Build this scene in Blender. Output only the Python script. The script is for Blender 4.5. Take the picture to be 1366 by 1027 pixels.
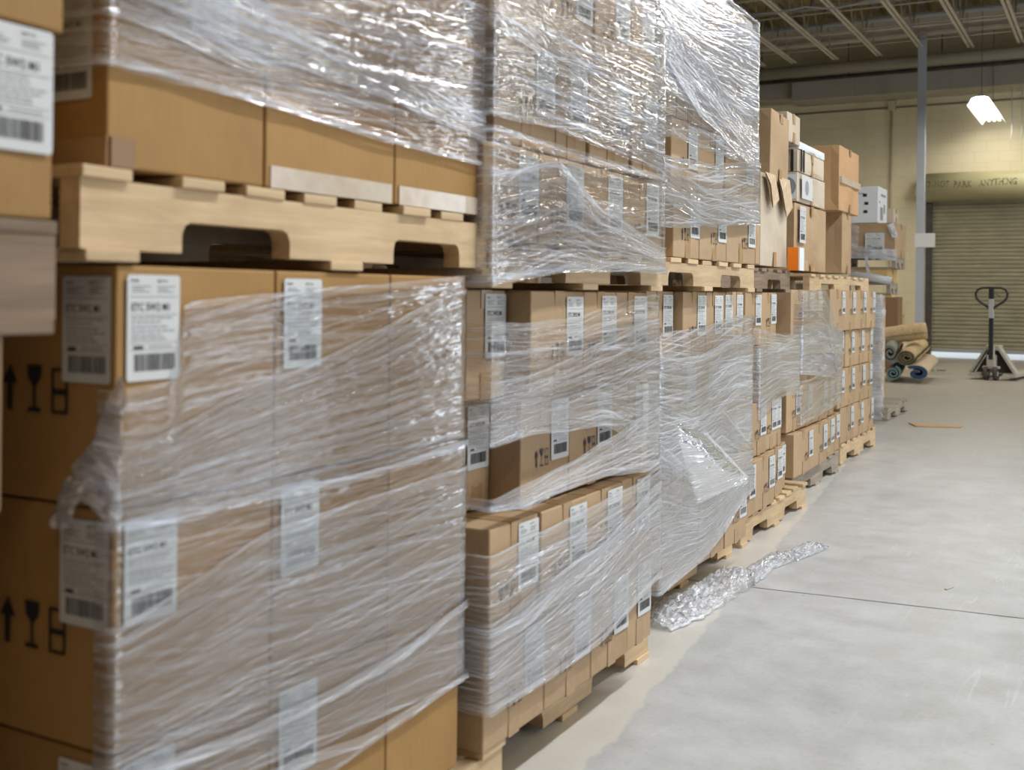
import bpy, bmesh, math, random
from mathutils import Vector, Matrix, noise
for o in list(bpy.data.objects): bpy.data.objects.remove(o)
SC = bpy.context.scene; COL = SC.collection
# ------------------------------------------------------------------ camera
FPX, TH, RO, U0, V0, EYE = 1480.0, math.radians(28.8), math.radians(0.6), 683.0, 392.0, 1.1
FW = Vector((-math.sin(TH), math.cos(TH), 0)); R0 = Vector((math.cos(TH), math.sin(TH), 0)); ZZ = Vector((0, 0, 1))
RV = R0*math.cos(RO) + ZZ*math.sin(RO); UV_ = ZZ*math.cos(RO) - R0*math.sin(RO)
EYEP = Vector((0, 0, EYE))
cd = bpy.data.cameras.new('camera'); cam = bpy.data.objects.new('camera', cd); COL.objects.link(cam)
m = Matrix((RV, UV_, -FW)).transposed().to_4x4(); m.translation = EYEP; cam.matrix_world = m
cd.sensor_width = 36; cd.lens = 36*FPX/1366; cd.shift_x = (683-U0)/1366; cd.shift_y = -(513.5-V0)/1366
cd.dof.use_dof = True; cd.dof.focus_distance = 4.6; cd.dof.aperture_fstop = 4.0
SC.camera = cam
# measuring aids: where a sight line meets a known wall or face plane (metres)
def ray(u, v): return FW + RV*((u-U0)/FPX) - UV_*((v-V0)/FPX)
def on_x(u, v, X): d = ray(u, v); return EYEP + d*(X/d.x)
def on_y(u, v, Y): d = ray(u, v); return EYEP + d*(Y/d.y)
def on_z(u, v, Z=0.0): d = ray(u, v); return EYEP + d*((Z-EYE)/d.z)
# ------------------------------------------------------------------ world, lights, exposure
w = bpy.data.worlds.new('world'); SC.world = w; w.use_nodes = True
w.node_tree.nodes['Background'].inputs[0].default_value = (0.80, 0.90, 1.0, 1)
w.node_tree.nodes['Background'].inputs[1].default_value = 1.0
def area(name, loc, rot, sx, sy, power, col):
    l = bpy.data.lights.new(name, 'AREA'); l.shape = 'RECTANGLE'; l.size = sx; l.size_y = sy; l.energy = power; l.color = col
    o = bpy.data.objects.new(name, l); o.location = loc; o.rotation_euler = rot; COL.objects.link(o); return o
DAY = (0.80, 0.90, 1.0); FLUO = (1.0, 0.93, 0.80)
area('unseen_dock_daylight', (7.9, 16.4, 1.9), (0, math.radians(90), 0), 3.2, .9, 60, DAY)  # narrow unseen opening, added to make the near film glint
for yy, pw in ((4.5, 120), (10.5, 40)):      # open dock doors in the right-hand wall
    area('unseen_dock_daylight', (7.9, yy, 2.1), (0, math.radians(90), 0), 3.8, 3.6, pw, DAY)
area('fluorescent_and_fill_light', (2.1, -1.6, 4.3), (0, 0, 0), 0.14, 2.0, 30, (1, .86, .62))
for yy, pw in ((2.6, 100), (6.2, 85), (9.8, 50), (13.4, 16)):   # tube fixtures over the aisle
    area('fluorescent_and_fill_light', (0.7, yy, 4.3), (0, 0, 0), 0.14, 2.4, pw, (.95, .98, 1))
for xx, yy, pw in ((-2.1, 15.6, 34), (0.9, 17.0, 50), (-4.9, 17.0, 55), (4.0, 4.2, 40), (4.0, 7.8, 40), (4.0, 11.4, 40), (4.0, 15, 30), (-5, 9, 10)):  # lamps without fixtures, added as far-end fill and for glints on the film
    area('fluorescent_and_fill_light', (xx, yy, 4.35), (0, 0, 0), 0.14, 2.4, pw, FLUO)
SC.view_settings.view_transform = 'Standard'; SC.view_settings.look = 'None'
SC.view_settings.gamma = 1; SC.view_settings.exposure = 0.37
SC.view_settings.use_curve_mapping = False
# ------------------------------------------------------------------ materials
def new_mat(name):
    m = bpy.data.materials.new(name); m.use_nodes = True; nt = m.node_tree
    return m, nt, nt.nodes['Principled BSDF']
def N(nt, t, **kw):
    n = nt.nodes.new(t)
    for k, v in kw.items(): setattr(n, k, v)
    return n
def ramp(nt, src, stops):
    r = N(nt, 'ShaderNodeValToRGB'); nt.links.new(src, r.inputs[0])
    e = r.color_ramp.elements
    while len(e) < len(stops): e.new(0.5)
    for i, (p, c) in enumerate(stops): e[i].position = p; e[i].color = (*c, 1) if len(c) == 3 else c
    return r.outputs[0]
def coords(nt, kind='Object', scale=(1, 1, 1), rot=(0, 0, 0)):
    tc = N(nt, 'ShaderNodeTexCoord'); mp = N(nt, 'ShaderNodeMapping'); mp.inputs['Scale'].default_value = scale; mp.inputs['Rotation'].default_value = rot
    nt.links.new(tc.outputs[kind], mp.inputs[0]); return mp.outputs[0]
def tex(nt, vec, scale, detail=4, rough=.55, dist=0):
    n = N(nt, 'ShaderNodeTexNoise'); n.inputs['Scale'].default_value = scale; n.inputs['Detail'].default_value = detail
    n.inputs['Roughness'].default_value = rough; n.inputs['Distortion'].default_value = dist
    nt.links.new(vec, n.inputs['Vector']); return n.outputs[0]
def bump(nt, h, p, strength=.3, dist=.01):
    b = N(nt, 'ShaderNodeBump'); b.inputs['Strength'].default_value = strength; b.inputs['Distance'].default_value = dist
    nt.links.new(h, b.inputs['Height']); nt.links.new(b.outputs[0], p.inputs['Normal']); return b
def flat(name, c, rough=.6, metal=0, spec=.5):
    m, nt, p = new_mat(name); p.inputs['Base Color'].default_value = (*c, 1); p.inputs['Roughness'].default_value = rough
    p.inputs['Metallic'].default_value = metal; p.inputs['Specular IOR Level'].default_value = spec; return m
def mottled(name, a, b, scale=5, sc=(1, 1, 1), rough=.7, metal=0, bs=.2, bd=.003, detail=5, vary=0.0, spec=.4):
    m, nt, p = new_mat(name); v = coords(nt, scale=sc); n = tex(nt, v, scale, detail)
    c = ramp(nt, n, [(.3, a), (.7, b)])
    if vary:
        oi = N(nt, 'ShaderNodeObjectInfo'); mr = N(nt, 'ShaderNodeMapRange'); mr.inputs[3].default_value = 1-vary; mr.inputs[4].default_value = 1+vary
        nt.links.new(oi.outputs['Random'], mr.inputs[0]); hs = N(nt, 'ShaderNodeHueSaturation')
        nt.links.new(c, hs.inputs['Color']); nt.links.new(mr.outputs[0], hs.inputs['Value']); c = hs.outputs[0]
    nt.links.new(c, p.inputs['Base Color']); p.inputs['Roughness'].default_value = rough; p.inputs['Metallic'].default_value = metal
    p.inputs['Specular IOR Level'].default_value = spec
    if bs: bump(nt, n, p, bs, bd)
    return m
M = {}
def card(name, a, b, vary=.07):
    m, nt, p = new_mat(name); v = coords(nt); n = tex(nt, v, 3.0, 5)
    n2 = tex(nt, coords(nt, scale=(1, 1, .12)), 160, 2); n3 = tex(nt, v, 14, 6, .6)
    c = ramp(nt, n, [(.3, a), (.7, b)])
    mx = N(nt, 'ShaderNodeMixRGB', blend_type='MULTIPLY'); mx.inputs[0].default_value = .35
    nt.links.new(c, mx.inputs[1]); nt.links.new(ramp(nt, n2, [(.3, (.8, .78, .75)), (.7, (1, 1, 1))]), mx.inputs[2])
    oi = N(nt, 'ShaderNodeObjectInfo'); mr = N(nt, 'ShaderNodeMapRange'); mr.inputs[3].default_value = 1-vary; mr.inputs[4].default_value = 1+vary
    nt.links.new(oi.outputs['Random'], mr.inputs[0]); hs = N(nt, 'ShaderNodeHueSaturation')
    nt.links.new(mx.outputs[0], hs.inputs['Color']); nt.links.new(mr.outputs[0], hs.inputs['Value'])
    nt.links.new(hs.outputs[0], p.inputs['Base Color']); p.inputs['Roughness'].default_value = .62; p.inputs['Specular IOR Level'].default_value = .3
    bump(nt, n3, p, .25, .002); return m
M['card_gold'] = card('cardboard_gold', (.35, .195, .065), (.43, .25, .09))
M['card'] = card('cardboard_tan', (.42, .285, .165), (.50, .35, .21))
M['card_pale'] = card('cardboard_pale', (.56, .46, .34), (.66, .57, .45))
M['card_kraft'] = card('cardboard_kraft', (.52, .30, .15), (.62, .38, .20))
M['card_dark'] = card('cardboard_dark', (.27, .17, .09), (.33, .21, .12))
M['card_white'] = flat('white_card', (.78, .80, .83), .5)
M['card_yellow'] = card('cardboard_yellow', (.58, .38, .15), (.68, .46, .20))
M['edge'] = mottled('worn_box_edge', (.48, .34, .20), (.64, .50, .35), 30)
M['tape'] = mottled('brown_tape', (.38, .24, .12), (.46, .30, .16), 20, rough=.25, bs=.1, spec=.6)
M['tape_clear'] = mottled('clear_tape', (.55, .44, .33), (.66, .56, .45), 20, rough=.15, bs=.15, spec=.8)
M['paper'] = flat('label_paper', (.66, .67, .67), .4)
M['ink'] = flat('black_ink', (.02, .02, .022), .5)
M['grey_ink'] = flat('grey_ink', (.30, .31, .33), .5)
M['orange'] = flat('orange_card', (.90, .22, .01), .5)
def wood(name, a, b, c, vary=.12):
    m, nt, p = new_mat(name); v = coords(nt, scale=(1, .07, 1)); v2 = coords(nt, scale=(1, .5, 1))
    n = tex(nt, v, 60, 5, .6, .6); n2 = tex(nt, v2, 9, 5)
    c1 = ramp(nt, n, [(.32, a), (.68, b)]); mx = N(nt, 'ShaderNodeMixRGB'); nt.links.new(ramp(nt, n2, [(.52, (0, 0, 0)), (.78, (.6, .6, .6))]), mx.inputs[0])
    nt.links.new(c1, mx.inputs[1]); mx.inputs[2].default_value = (*c, 1)
    oi = N(nt, 'ShaderNodeObjectInfo'); mr = N(nt, 'ShaderNodeMapRange'); mr.inputs[3].default_value = 1-vary; mr.inputs[4].default_value = 1+vary
    nt.links.new(oi.outputs['Random'], mr.inputs[0]); hs = N(nt, 'ShaderNodeHueSaturation')
    nt.links.new(mx.outputs[0], hs.inputs['Color']); nt.links.new(mr.outputs[0], hs.inputs['Value'])
    nt.links.new(hs.outputs[0], p.inputs['Base Color']); p.inputs['Roughness'].default_value = .75; bump(nt, n, p, .35, .002); return m
M['wood'] = wood('pallet_wood_pale', (.52, .37, .21), (.66, .49, .30), (.38, .24, .13))
M['wood_dark'] = wood('pallet_wood_weathered', (.17, .115, .075), (.28, .20, .135), (.10, .06, .04))
M['wood_grey'] = wood('pallet_wood_grey', (.30, .25, .20), (.42, .36, .29), (.2, .15, .11))
# stretch film: clear sheet with stretch streaks running along the wrap (UV x) and glossy wrinkles
def film_mat(name, base, streak, tint=(.84, .88, .98), gloss=.06, su=1.0, crumple=0.0):
    m = bpy.data.materials.new(name); m.use_nodes = True; nt = m.node_tree; nt.nodes.clear()
    L = nt.links.new
    out = N(nt, 'ShaderNodeOutputMaterial'); v = coords(nt, 'UV', (su, 1, 1))
    def st(sx, sy, sc, det=3, ro=.6, rot=0):
        q = v
        if rot: m0 = N(nt, 'ShaderNodeMapping'); m0.inputs['Rotation'].default_value = (0, 0, rot); L(v, m0.inputs[0]); q = m0.outputs[0]
        mp = N(nt, 'ShaderNodeMapping'); mp.inputs['Scale'].default_value = (sx, sy, 1); L(q, mp.inputs[0])
        return tex(nt, mp.outputs[0], sc, det, ro, .05)
    a = st(1.0, 20, 1.0, 3, .55, .03); b = st(1.3, 80, 1.0, 2, .5); b2 = st(1.5, 190, 1.0, 2, .55, -.10); b3 = st(1.3, 130, 1.0, 2, .5, .13); c = st(2.0, 5.0, 1.0, 3)
    def mth(op, x, y):
        n = N(nt, 'ShaderNodeMath', operation=op)
        for i, q in enumerate((x, y)):
            if hasattr(q, 'links'): L(q, n.inputs[i])
            else: n.inputs[i].default_value = q
        return n.outputs[0]
    K = lambda g: (g, g, g)
    ra = ramp(nt, a, [(.50, K(0)), (.68, K(1))]); rb = ramp(nt, b, [(.53, K(0)), (.60, K(.5)), (.67, K(1))]); rb2 = ramp(nt, b2, [(.56, K(0)), (.62, K(1))]); rb3 = ramp(nt, b3, [(.57, K(0)), (.63, K(1))])
    rc = ramp(nt, c, [(.32, K(.25)), (.66, K(1.0))])
    s = mth('ADD', mth('MULTIPLY', ra, .14), mth('ADD', mth('MULTIPLY', rb, .85), mth('ADD', mth('MULTIPLY', rb2, .75), mth('MULTIPLY', rb3, .75)))); s = mth('MULTIPLY', mth('MULTIPLY', s, rc), streak)
    fac = mth('MINIMUM', mth('ADD', s, mth('MULTIPLY', rc, base)), .93)
    h = mth('ADD', mth('MULTIPLY', a, 1.8), mth('ADD', mth('MULTIPLY', b, .8), mth('MULTIPLY', b3, .3)))
    h = mth('ADD', h, mth('MULTIPLY', st(18, 60, 1.0, 1), .45))
    if crumple: h = mth('ADD', h, mth('MULTIPLY', st(30, 30, 1.0, 5, .65), crumple))
    bp = N(nt, 'ShaderNodeBump'); bp.inputs['Strength'].default_value = 1.0; bp.inputs['Distance'].default_value = .0034; L(h, bp.inputs['Height'])
    tr = N(nt, 'ShaderNodeBsdfTransparent'); df = N(nt, 'ShaderNodeBsdfDiffuse'); df.inputs[0].default_value = (*tint, 1)
    L(bp.outputs[0], df.inputs['Normal'])
    tl = N(nt, 'ShaderNodeBsdfTranslucent'); tl.inputs[0].default_value = (*tint, 1)
    m0 = N(nt, 'ShaderNodeMixShader'); m0.inputs[0].default_value = .25; L(df.outputs[0], m0.inputs[1]); L(tl.outputs[0], m0.inputs[2])
    m1 = N(nt, 'ShaderNodeMixShader'); L(fac, m1.inputs[0]); L(tr.outputs[0], m1.inputs[1]); L(m0.outputs[0], m1.inputs[2])
    gl = N(nt, 'ShaderNodeBsdfGlossy'); gl.inputs['Roughness'].default_value = gloss; gl.inputs[0].default_value = (1, 1, 1, 1); L(bp.outputs[0], gl.inputs['Normal'])
    fr = N(nt, 'ShaderNodeFresnel'); fr.inputs[0].default_value = 1.5; L(bp.outputs[0], fr.inputs['Normal'])
    f2 = mth('MINIMUM', mth('MULTIPLY', fr.outputs[0], 1.9), .6)
    m2 = N(nt, 'ShaderNodeMixShader'); L(f2, m2.inputs[0]); L(m1.outputs[0], m2.inputs[1]); L(gl.outputs[0], m2.inputs[2])
    L(m2.outputs[0], out.inputs[0]); return m
M['film'] = film_mat('stretch_film_clear', .03, .42)
M['film_mid'] = film_mat('stretch_film_layered', .07, .60)
M['film_dense'] = film_mat('stretch_film_dense', .2, .78)
M['film_edge'] = film_mat('stretch_film_gathered_edge', .22, .6, gloss=.08)
M['film_crumple'] = film_mat('stretch_film_crumpled', .6, .7, gloss=.08, crumple=1.6)
M['film_shiny'] = film_mat('film_crumpled_opaque', .75, .3, gloss=.08, crumple=2.5)
# ------------------------------------------------------------------ mesh helpers
def setp(o, label=None, cat=None, group=None, kind=None):
    if label: o['label'] = label
    if cat: o['category'] = cat
    if group: o['group'] = group
    if kind: o['kind'] = kind
    return o
def link(name, me, parent=None, loc=(0, 0, 0), rot=(0, 0, 0)):
    o = bpy.data.objects.new(name, me); COL.objects.link(o); o.location = loc; o.rotation_euler = rot
    if parent: o.parent = parent
    return o
def bm_obj(name, bm, mats, parent=None, loc=(0, 0, 0), rot=(0, 0, 0), smooth=False):
    me = bpy.data.meshes.new(name); bm.to_mesh(me); bm.free()
    for mm in (mats if isinstance(mats, (list, tuple)) else [mats]): me.materials.append(mm)
    if smooth:
        for p in me.polygons: p.use_smooth = True
    return link(name, me, parent, loc, rot)
def empty(name, loc=(0, 0, 0), rot=(0, 0, 0)): return link(name, None, None, loc, rot)
def box(bm, lo, hi, mi=0, bev=0.0, mat=None):
    r = bmesh.ops.create_cube(bm, size=1)['verts']; c = [(a+b)/2 for a, b in zip(lo, hi)]; s = [b-a for a, b in zip(lo, hi)]
    for v in r: v.co = Vector((v.co.x*s[0]+c[0], v.co.y*s[1]+c[1], v.co.z*s[2]+c[2]))
    fs = set(f for v in r for f in v.link_faces)
    for f in fs: f.material_index = mi
    if bev:
        es = list(set(e for v in r for e in v.link_edges))
        g = bmesh.ops.bevel(bm, geom=es, offset=bev, segments=2, affect='EDGES', profile=.5)
        for f in g['faces']: f.material_index = mi
        r = list(set(v for f in g['faces'] for v in f.verts) | set(v for v in r if v.is_valid))
    if mat is not None:
        for v in r: v.co = mat @ v.co
    return r
def tube(bm, pts, rad, seg=10, mi=0, closed=False):
    pts = [Vector(p) for p in pts]; n = len(pts); rings = []
    rads = rad if isinstance(rad, (list, tuple)) else [rad]*n
    up = Vector((0, 0, 1)); last = None
    for i, p in enumerate(pts):
        a = pts[(i-1) % n] if (closed or i > 0) else p; b = pts[(i+1) % n] if (closed or i < n-1) else p
        t = (b-a).normalized()
        if last is None:
            x = t.cross(up) if abs(t.dot(up)) < .95 else t.cross(Vector((1, 0, 0)))
        else: x = last - t*last.dot(t)
        x.normalize(); y = t.cross(x).normalized(); last = x
        rings.append([bm.verts.new(p + (x*math.cos(2*math.pi*k/seg) + y*math.sin(2*math.pi*k/seg))*rads[i]) for k in range(seg)])
    m_ = n if closed else n-1
    for i in range(m_):
        A, B = rings[i], rings[(i+1) % n]
        for k in range(seg):
            f = bm.faces.new((A[k], A[(k+1) % seg], B[(k+1) % seg], B[k])); f.material_index = mi; f.smooth = True
    if not closed:
        for r in (rings[0][::-1], rings[-1]):
            try: bm.faces.new(r).material_index = mi
            except ValueError: pass
def poly(bm, pts, mi=0):
    f = bm.faces.new([bm.verts.new(p) for p in pts]); f.material_index = mi; return f
# ------------------------------------------------------------------ shipping label, symbols (shared meshes), facing local -y, x right, z up
def text_mesh(s, size):
    c = bpy.data.curves.new('t', 'FONT'); c.body = s; c.size = size; c.resolution_u = 2; c.offset = size*.012
    o = bpy.data.objects.new('t', c); COL.objects.link(o); dg = bpy.context.evaluated_depsgraph_get()
    me = bpy.data.meshes.new_from_object(o.evaluated_get(dg)); bpy.data.objects.remove(o); bpy.data.curves.remove(c); return me
def add_text(bm, s, x, z, size, mi, y=-.0012, wide=1.0, bold=0):
    me = text_mesh(s, size); n0 = len(bm.verts); f0 = len(bm.faces); bm.from_mesh(me); bm.verts.ensure_lookup_table(); bm.faces.ensure_lookup_table()
    for v in bm.verts[n0:]: v.co = Vector((x+v.co.x*wide, y, z+v.co.y))
    for f in bm.faces[f0:]: f.material_index = mi
    bpy.data.meshes.remove(me)
def quad(bm, x0, z0, x1, z1, mi, y): poly(bm, [(x0, y, z0), (x1, y, z0), (x1, y, z1), (x0, y, z1)], mi)
def make_label(w=.095, h=.145, seed=1):
    rnd = random.Random(seed); bm = bmesh.new(); r = .005; pts = []
    for cx, cz, a0 in ((w-r, r, -90), (w-r, h-r, 0), (r, h-r, 90), (r, r, 180)):
        for k in range(4): a = math.radians(a0+k*30); pts.append((cx+r*math.cos(a), -.0006, cz+r*math.sin(a)))
    poly(bm, pts, 0)
    T = lambda s, x, z, sz, mi=1, wd=1.0: add_text(bm, s, x*w, z*h, sz*h, mi, wide=wd)
    T('FROM:', .06, .93, .035); T('SHIP TO:', .55, .93, .035)
    for k in range(3): quad(bm, .08*w, (.885-.025*k)*h, (.30+rnd.random()*.14)*w, (.895-.025*k)*h, 2, -.0011); quad(bm, .56*w, (.885-.025*k)*h, (.75+rnd.random()*.16)*w, (.895-.025*k)*h, 2, -.0011)
    for z in (.79, .62, .355, .29): quad(bm, .05*w, z*h, .95*w, (z+.004)*h, 1, -.0011)
    T('ETC 5W2 M1', .07, .66, .105, 1, .82)
    for k, z in enumerate((.585, .545, .50, .46, .42, .385)):
        x = .08
        while x < .5+.35*rnd.random():
            l = .06+.10*rnd.random(); quad(bm, x*w, z*h, (x+l)*w, (z+.014)*h, 2, -.0011); x += l+.02
    quad(bm, .12*w, .30*h, .30*w, .33*h, 1, -.0011); quad(bm, .40*w, .315*h, .85*w, .327*h, 2, -.0011)
    x = .14
    while x < .88:
        l = rnd.choice((.008, .012, .02, .028))
        quad(bm, x*w, .09*h, (x+l)*w, .255*h, 1, -.0011); x += l + rnd.choice((.008, .012, .018))
    me = bpy.data.meshes.new('shipping_label'); bm.to_mesh(me); bm.free()
    for k in ('paper', 'ink', 'grey_ink'): me.materials.append(M[k])
    return me
LABELS = [make_label(seed=s) for s in (1, 2, 3)]
def make_symbols():          # this-way-up arrow, glass, stacking box: 0.042 high each
    out = []; y = -.0008; h = .042
    for nm, polys in (('arrow_symbol', [[(.13, 0), (.27, 0), (.27, .60), (.4, .58), (.2, 1.0), (0, .58), (.13, .60)]]),
                      ('glass_symbol', [[(.04, 0), (.36, 0), (.36, .08), (.23, .10), (.23, .55), (.36, .72), (.38, 1), (.02, 1), (.04, .72), (.17, .55), (.17, .10), (.04, .08)]]),
                      ('stacking_symbol', None)):
        bm = bmesh.new()
        if polys:
            for l in polys: poly(bm, [(a*h, y, b*h) for a, b in l])
        else:
            X = (0, .06, .34, .4); Z = (0, .06, .40, .52, .9, .96); V = {(a, b): bm.verts.new((x*h, y, z*h)) for a, x in enumerate(X) for b, z in enumerate(Z)}
            for a in range(3):
                for b in range(5):
                    if a == 1 and b in (1, 3): continue
                    bm.faces.new((V[a, b], V[a+1, b], V[a+1, b+1], V[a, b+1]))
        me = bpy.data.meshes.new(nm); bm.to_mesh(me); bm.free(); me.materials.append(M['ink']); out.append((nm, me))
    return out
SYMB = make_symbols()
def put_symbols(o, x, y, z, rz, sx=1.0, sz=1.0):
    for k, (nm, me) in enumerate(SYMB):
        q = k*.026*sx; c = link(nm, me, o, (x+math.cos(rz)*q, y+math.sin(rz)*q, z), (0, 0, rz)); c.scale = (sx, 1, sz)
_bc = 0
def carton(xf, y0, y1, z0, z1, depth, mat='card', label='', group=None, marks='small', seed=None, yaw=0, bulge=.003, lab_side=None, tape=True, tilt=0, nm='cardboard_box'):
    """a closed carton whose aisle face is at x = xf; origin at the base centre"""
    global _bc; _bc += 1; rnd = random.Random(seed if seed is not None else _bc)
    W, L_, Hh = depth, y1-y0, z1-z0; bm = bmesh.new()
    box(bm, (-W/2, -L_/2, 0), (W/2, L_/2, Hh)); bmesh.ops.subdivide_edges(bm, edges=bm.edges[:], cuts=5, use_grid_fill=True)
    off = Vector((rnd.random()*50, rnd.random()*50, rnd.random()*50))
    for v in bm.verts:
        fx, fy, fz = abs(v.co.x)/(W/2), abs(v.co.y)/(L_/2), abs(v.co.z-Hh/2)/(Hh/2)
        n = noise.noise(v.co*6+off)*bulge
        if fx > .999 and fy < .999 and fz < .999: v.co.x += math.copysign(1, v.co.x)*(n + bulge*.5*(1-fy*fy)*(1-fz*fz))
        if fy > .999 and fx < .999 and fz < .999: v.co.y += math.copysign(1, v.co.y)*(n-bulge)*.5
        if fz > .999 and v.co.z > .01 and fx < .999 and fy < .999: v.co.z -= abs(n)
    es = [e for e in bm.edges if len(e.link_faces) == 2 and e.calc_face_angle(0) > 1.0]
    g = bmesh.ops.bevel(bm, geom=es, offset=.0035, segments=2, affect='EDGES', profile=.5)
    o = bm_obj(nm, bm, [M[mat]], None, (xf-W/2, (y0+y1)/2, z0), (tilt, 0, yaw))
    if label: setp(o, label, 'cardboard box', group)
    R90 = (0, 0, math.pi/2); fx_ = W/2 + bulge*.55 + .0012
    if marks == 'small':
        lw = .095; lx = L_/2-.008-lw+rnd.uniform(-.004, .004)
        if L_ > .10:
            link('shipping_label', rnd.choice(LABELS), o, (fx_+.001, lx, Hh-.152-rnd.uniform(0, .006)), (rnd.uniform(-.0, .0), 0, math.pi/2))
        if L_ > .19: put_symbols(o, fx_, lx-.082, Hh-.165, math.pi/2)
    elif marks == 'big':
        ls = lab_side or 'left'
        link('shipping_label', rnd.choice(LABELS), o, (fx_+.001, (-L_/2+.014) if ls == 'left' else (L_/2-.11), Hh-.157), R90)
    if tape and L_ > .1:
        bm = bmesh.new(); t = .0008; yc = rnd.uniform(-.01, .01)
        box(bm, (W/2-.02, yc-.024, -t), (fx_-.0006, yc+.024, .001)); box(bm, (fx_-.0022, yc-.024, -t), (fx_-.0004, yc+.024, rnd.uniform(.05, .08)))
        bm_obj('packing_tape', bm, M['tape'], o); bm = bmesh.new(); box(bm, (-W/2, yc-.024, Hh), (W/2, yc+.024, Hh+t)); box(bm, (fx_-.0022, yc-.024, Hh-rnd.uniform(.04, .06)), (fx_-.0004, yc+.024, Hh+t))
        bm_obj('packing_tape', bm, M['tape'], o)
    return o
# ------------------------------------------------------------------ pallets
def stringer_bm(L_, h, t, notch=True, rnd=random):
    bm = bmesh.new(); a = [(-L_/2, 0)]
    if notch:
        for c in (-.235*L_*1.0, .235*L_):
            w_, d, r = .105*L_, .045, .018
            a += [(c-w_, 0), (c-w_, d-r), (c-w_+r*.3, d-r*.3), (c-w_+r, d), (c+w_-r, d), (c+w_-r*.3, d-r*.3), (c+w_, d-r), (c+w_, 0)]
    a += [(L_/2, 0), (L_/2, h), (-L_/2, h)]
    f = bm.faces.new([bm.verts.new((-t/2, y, z)) for y, z in a]); r_ = bmesh.ops.extrude_face_region(bm, geom=[f])
    for v in r_['geom']:
        if isinstance(v, bmesh.types.BMVert): v.co.x += t
    bmesh.ops.recalc_face_normals(bm, faces=bm.faces[:])
    for v in bm.verts: v.co += Vector((noise.noise(v.co*7+Vector((rnd.random()*9, 0, 0)))*.002, 0, 0))
    return bm
def pallet(xf, y0, y1, z0, h=.13, depth=1.0, label='', mat='wood', group='wooden pallets', seed=1, nb=7, solid=False, yaw=0, mats2=None):
    rnd = random.Random(seed); L_ = y1-y0; t = .016; root = empty('wooden_pallet', (xf-depth/2, (y0+y1)/2, z0), (0, 0, yaw)); setp(root, label, 'pallet', group)
    hs = h-2*t
    for i, x in enumerate((-depth/2+.02, 0, depth/2-.02)):
        mm = M[mats2] if (mats2 and i == 2) else M[mat]
        bm_obj('stringer', stringer_bm(L_, hs, .038, True, rnd), mm, root, (x-.001, 0, t))
    gap = L_/nb
    for i in range(nb):
        wdt = (gap*.62 if not solid else gap*.93)*rnd.uniform(.9, 1.06); y = -L_/2+gap*(i+.5)
        if i == 0: y = -L_/2+wdt/2
        if i == nb-1: y = L_/2-wdt/2
        bm = bmesh.new(); ex = rnd.uniform(-.004, .009)
        box(bm, (-depth/2-ex, -wdt/2, 0), (depth/2+ex, wdt/2, t), bev=.002)
        for v in bm.verts: v.co += Vector((0, noise.noise(v.co*5+Vector((i, seed, 0)))*.006, noise.noise(v.co*4+Vector((seed, i, 2)))*.002))
        bm_obj('deck_board', bm, M[mat], root, (0, y, h-t), (0, 0, rnd.uniform(-.004, .004)))
    for i, y in enumerate((-L_/2+.05, 0, L_/2-.05)):
        bm = bmesh.new(); box(bm, (-depth/2+.002, -.045, 0), (depth/2+.004, .045, t), bev=.002); bm_obj('bottom_board', bm, M[mat], root, (0, y, 0))
    return root
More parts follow.
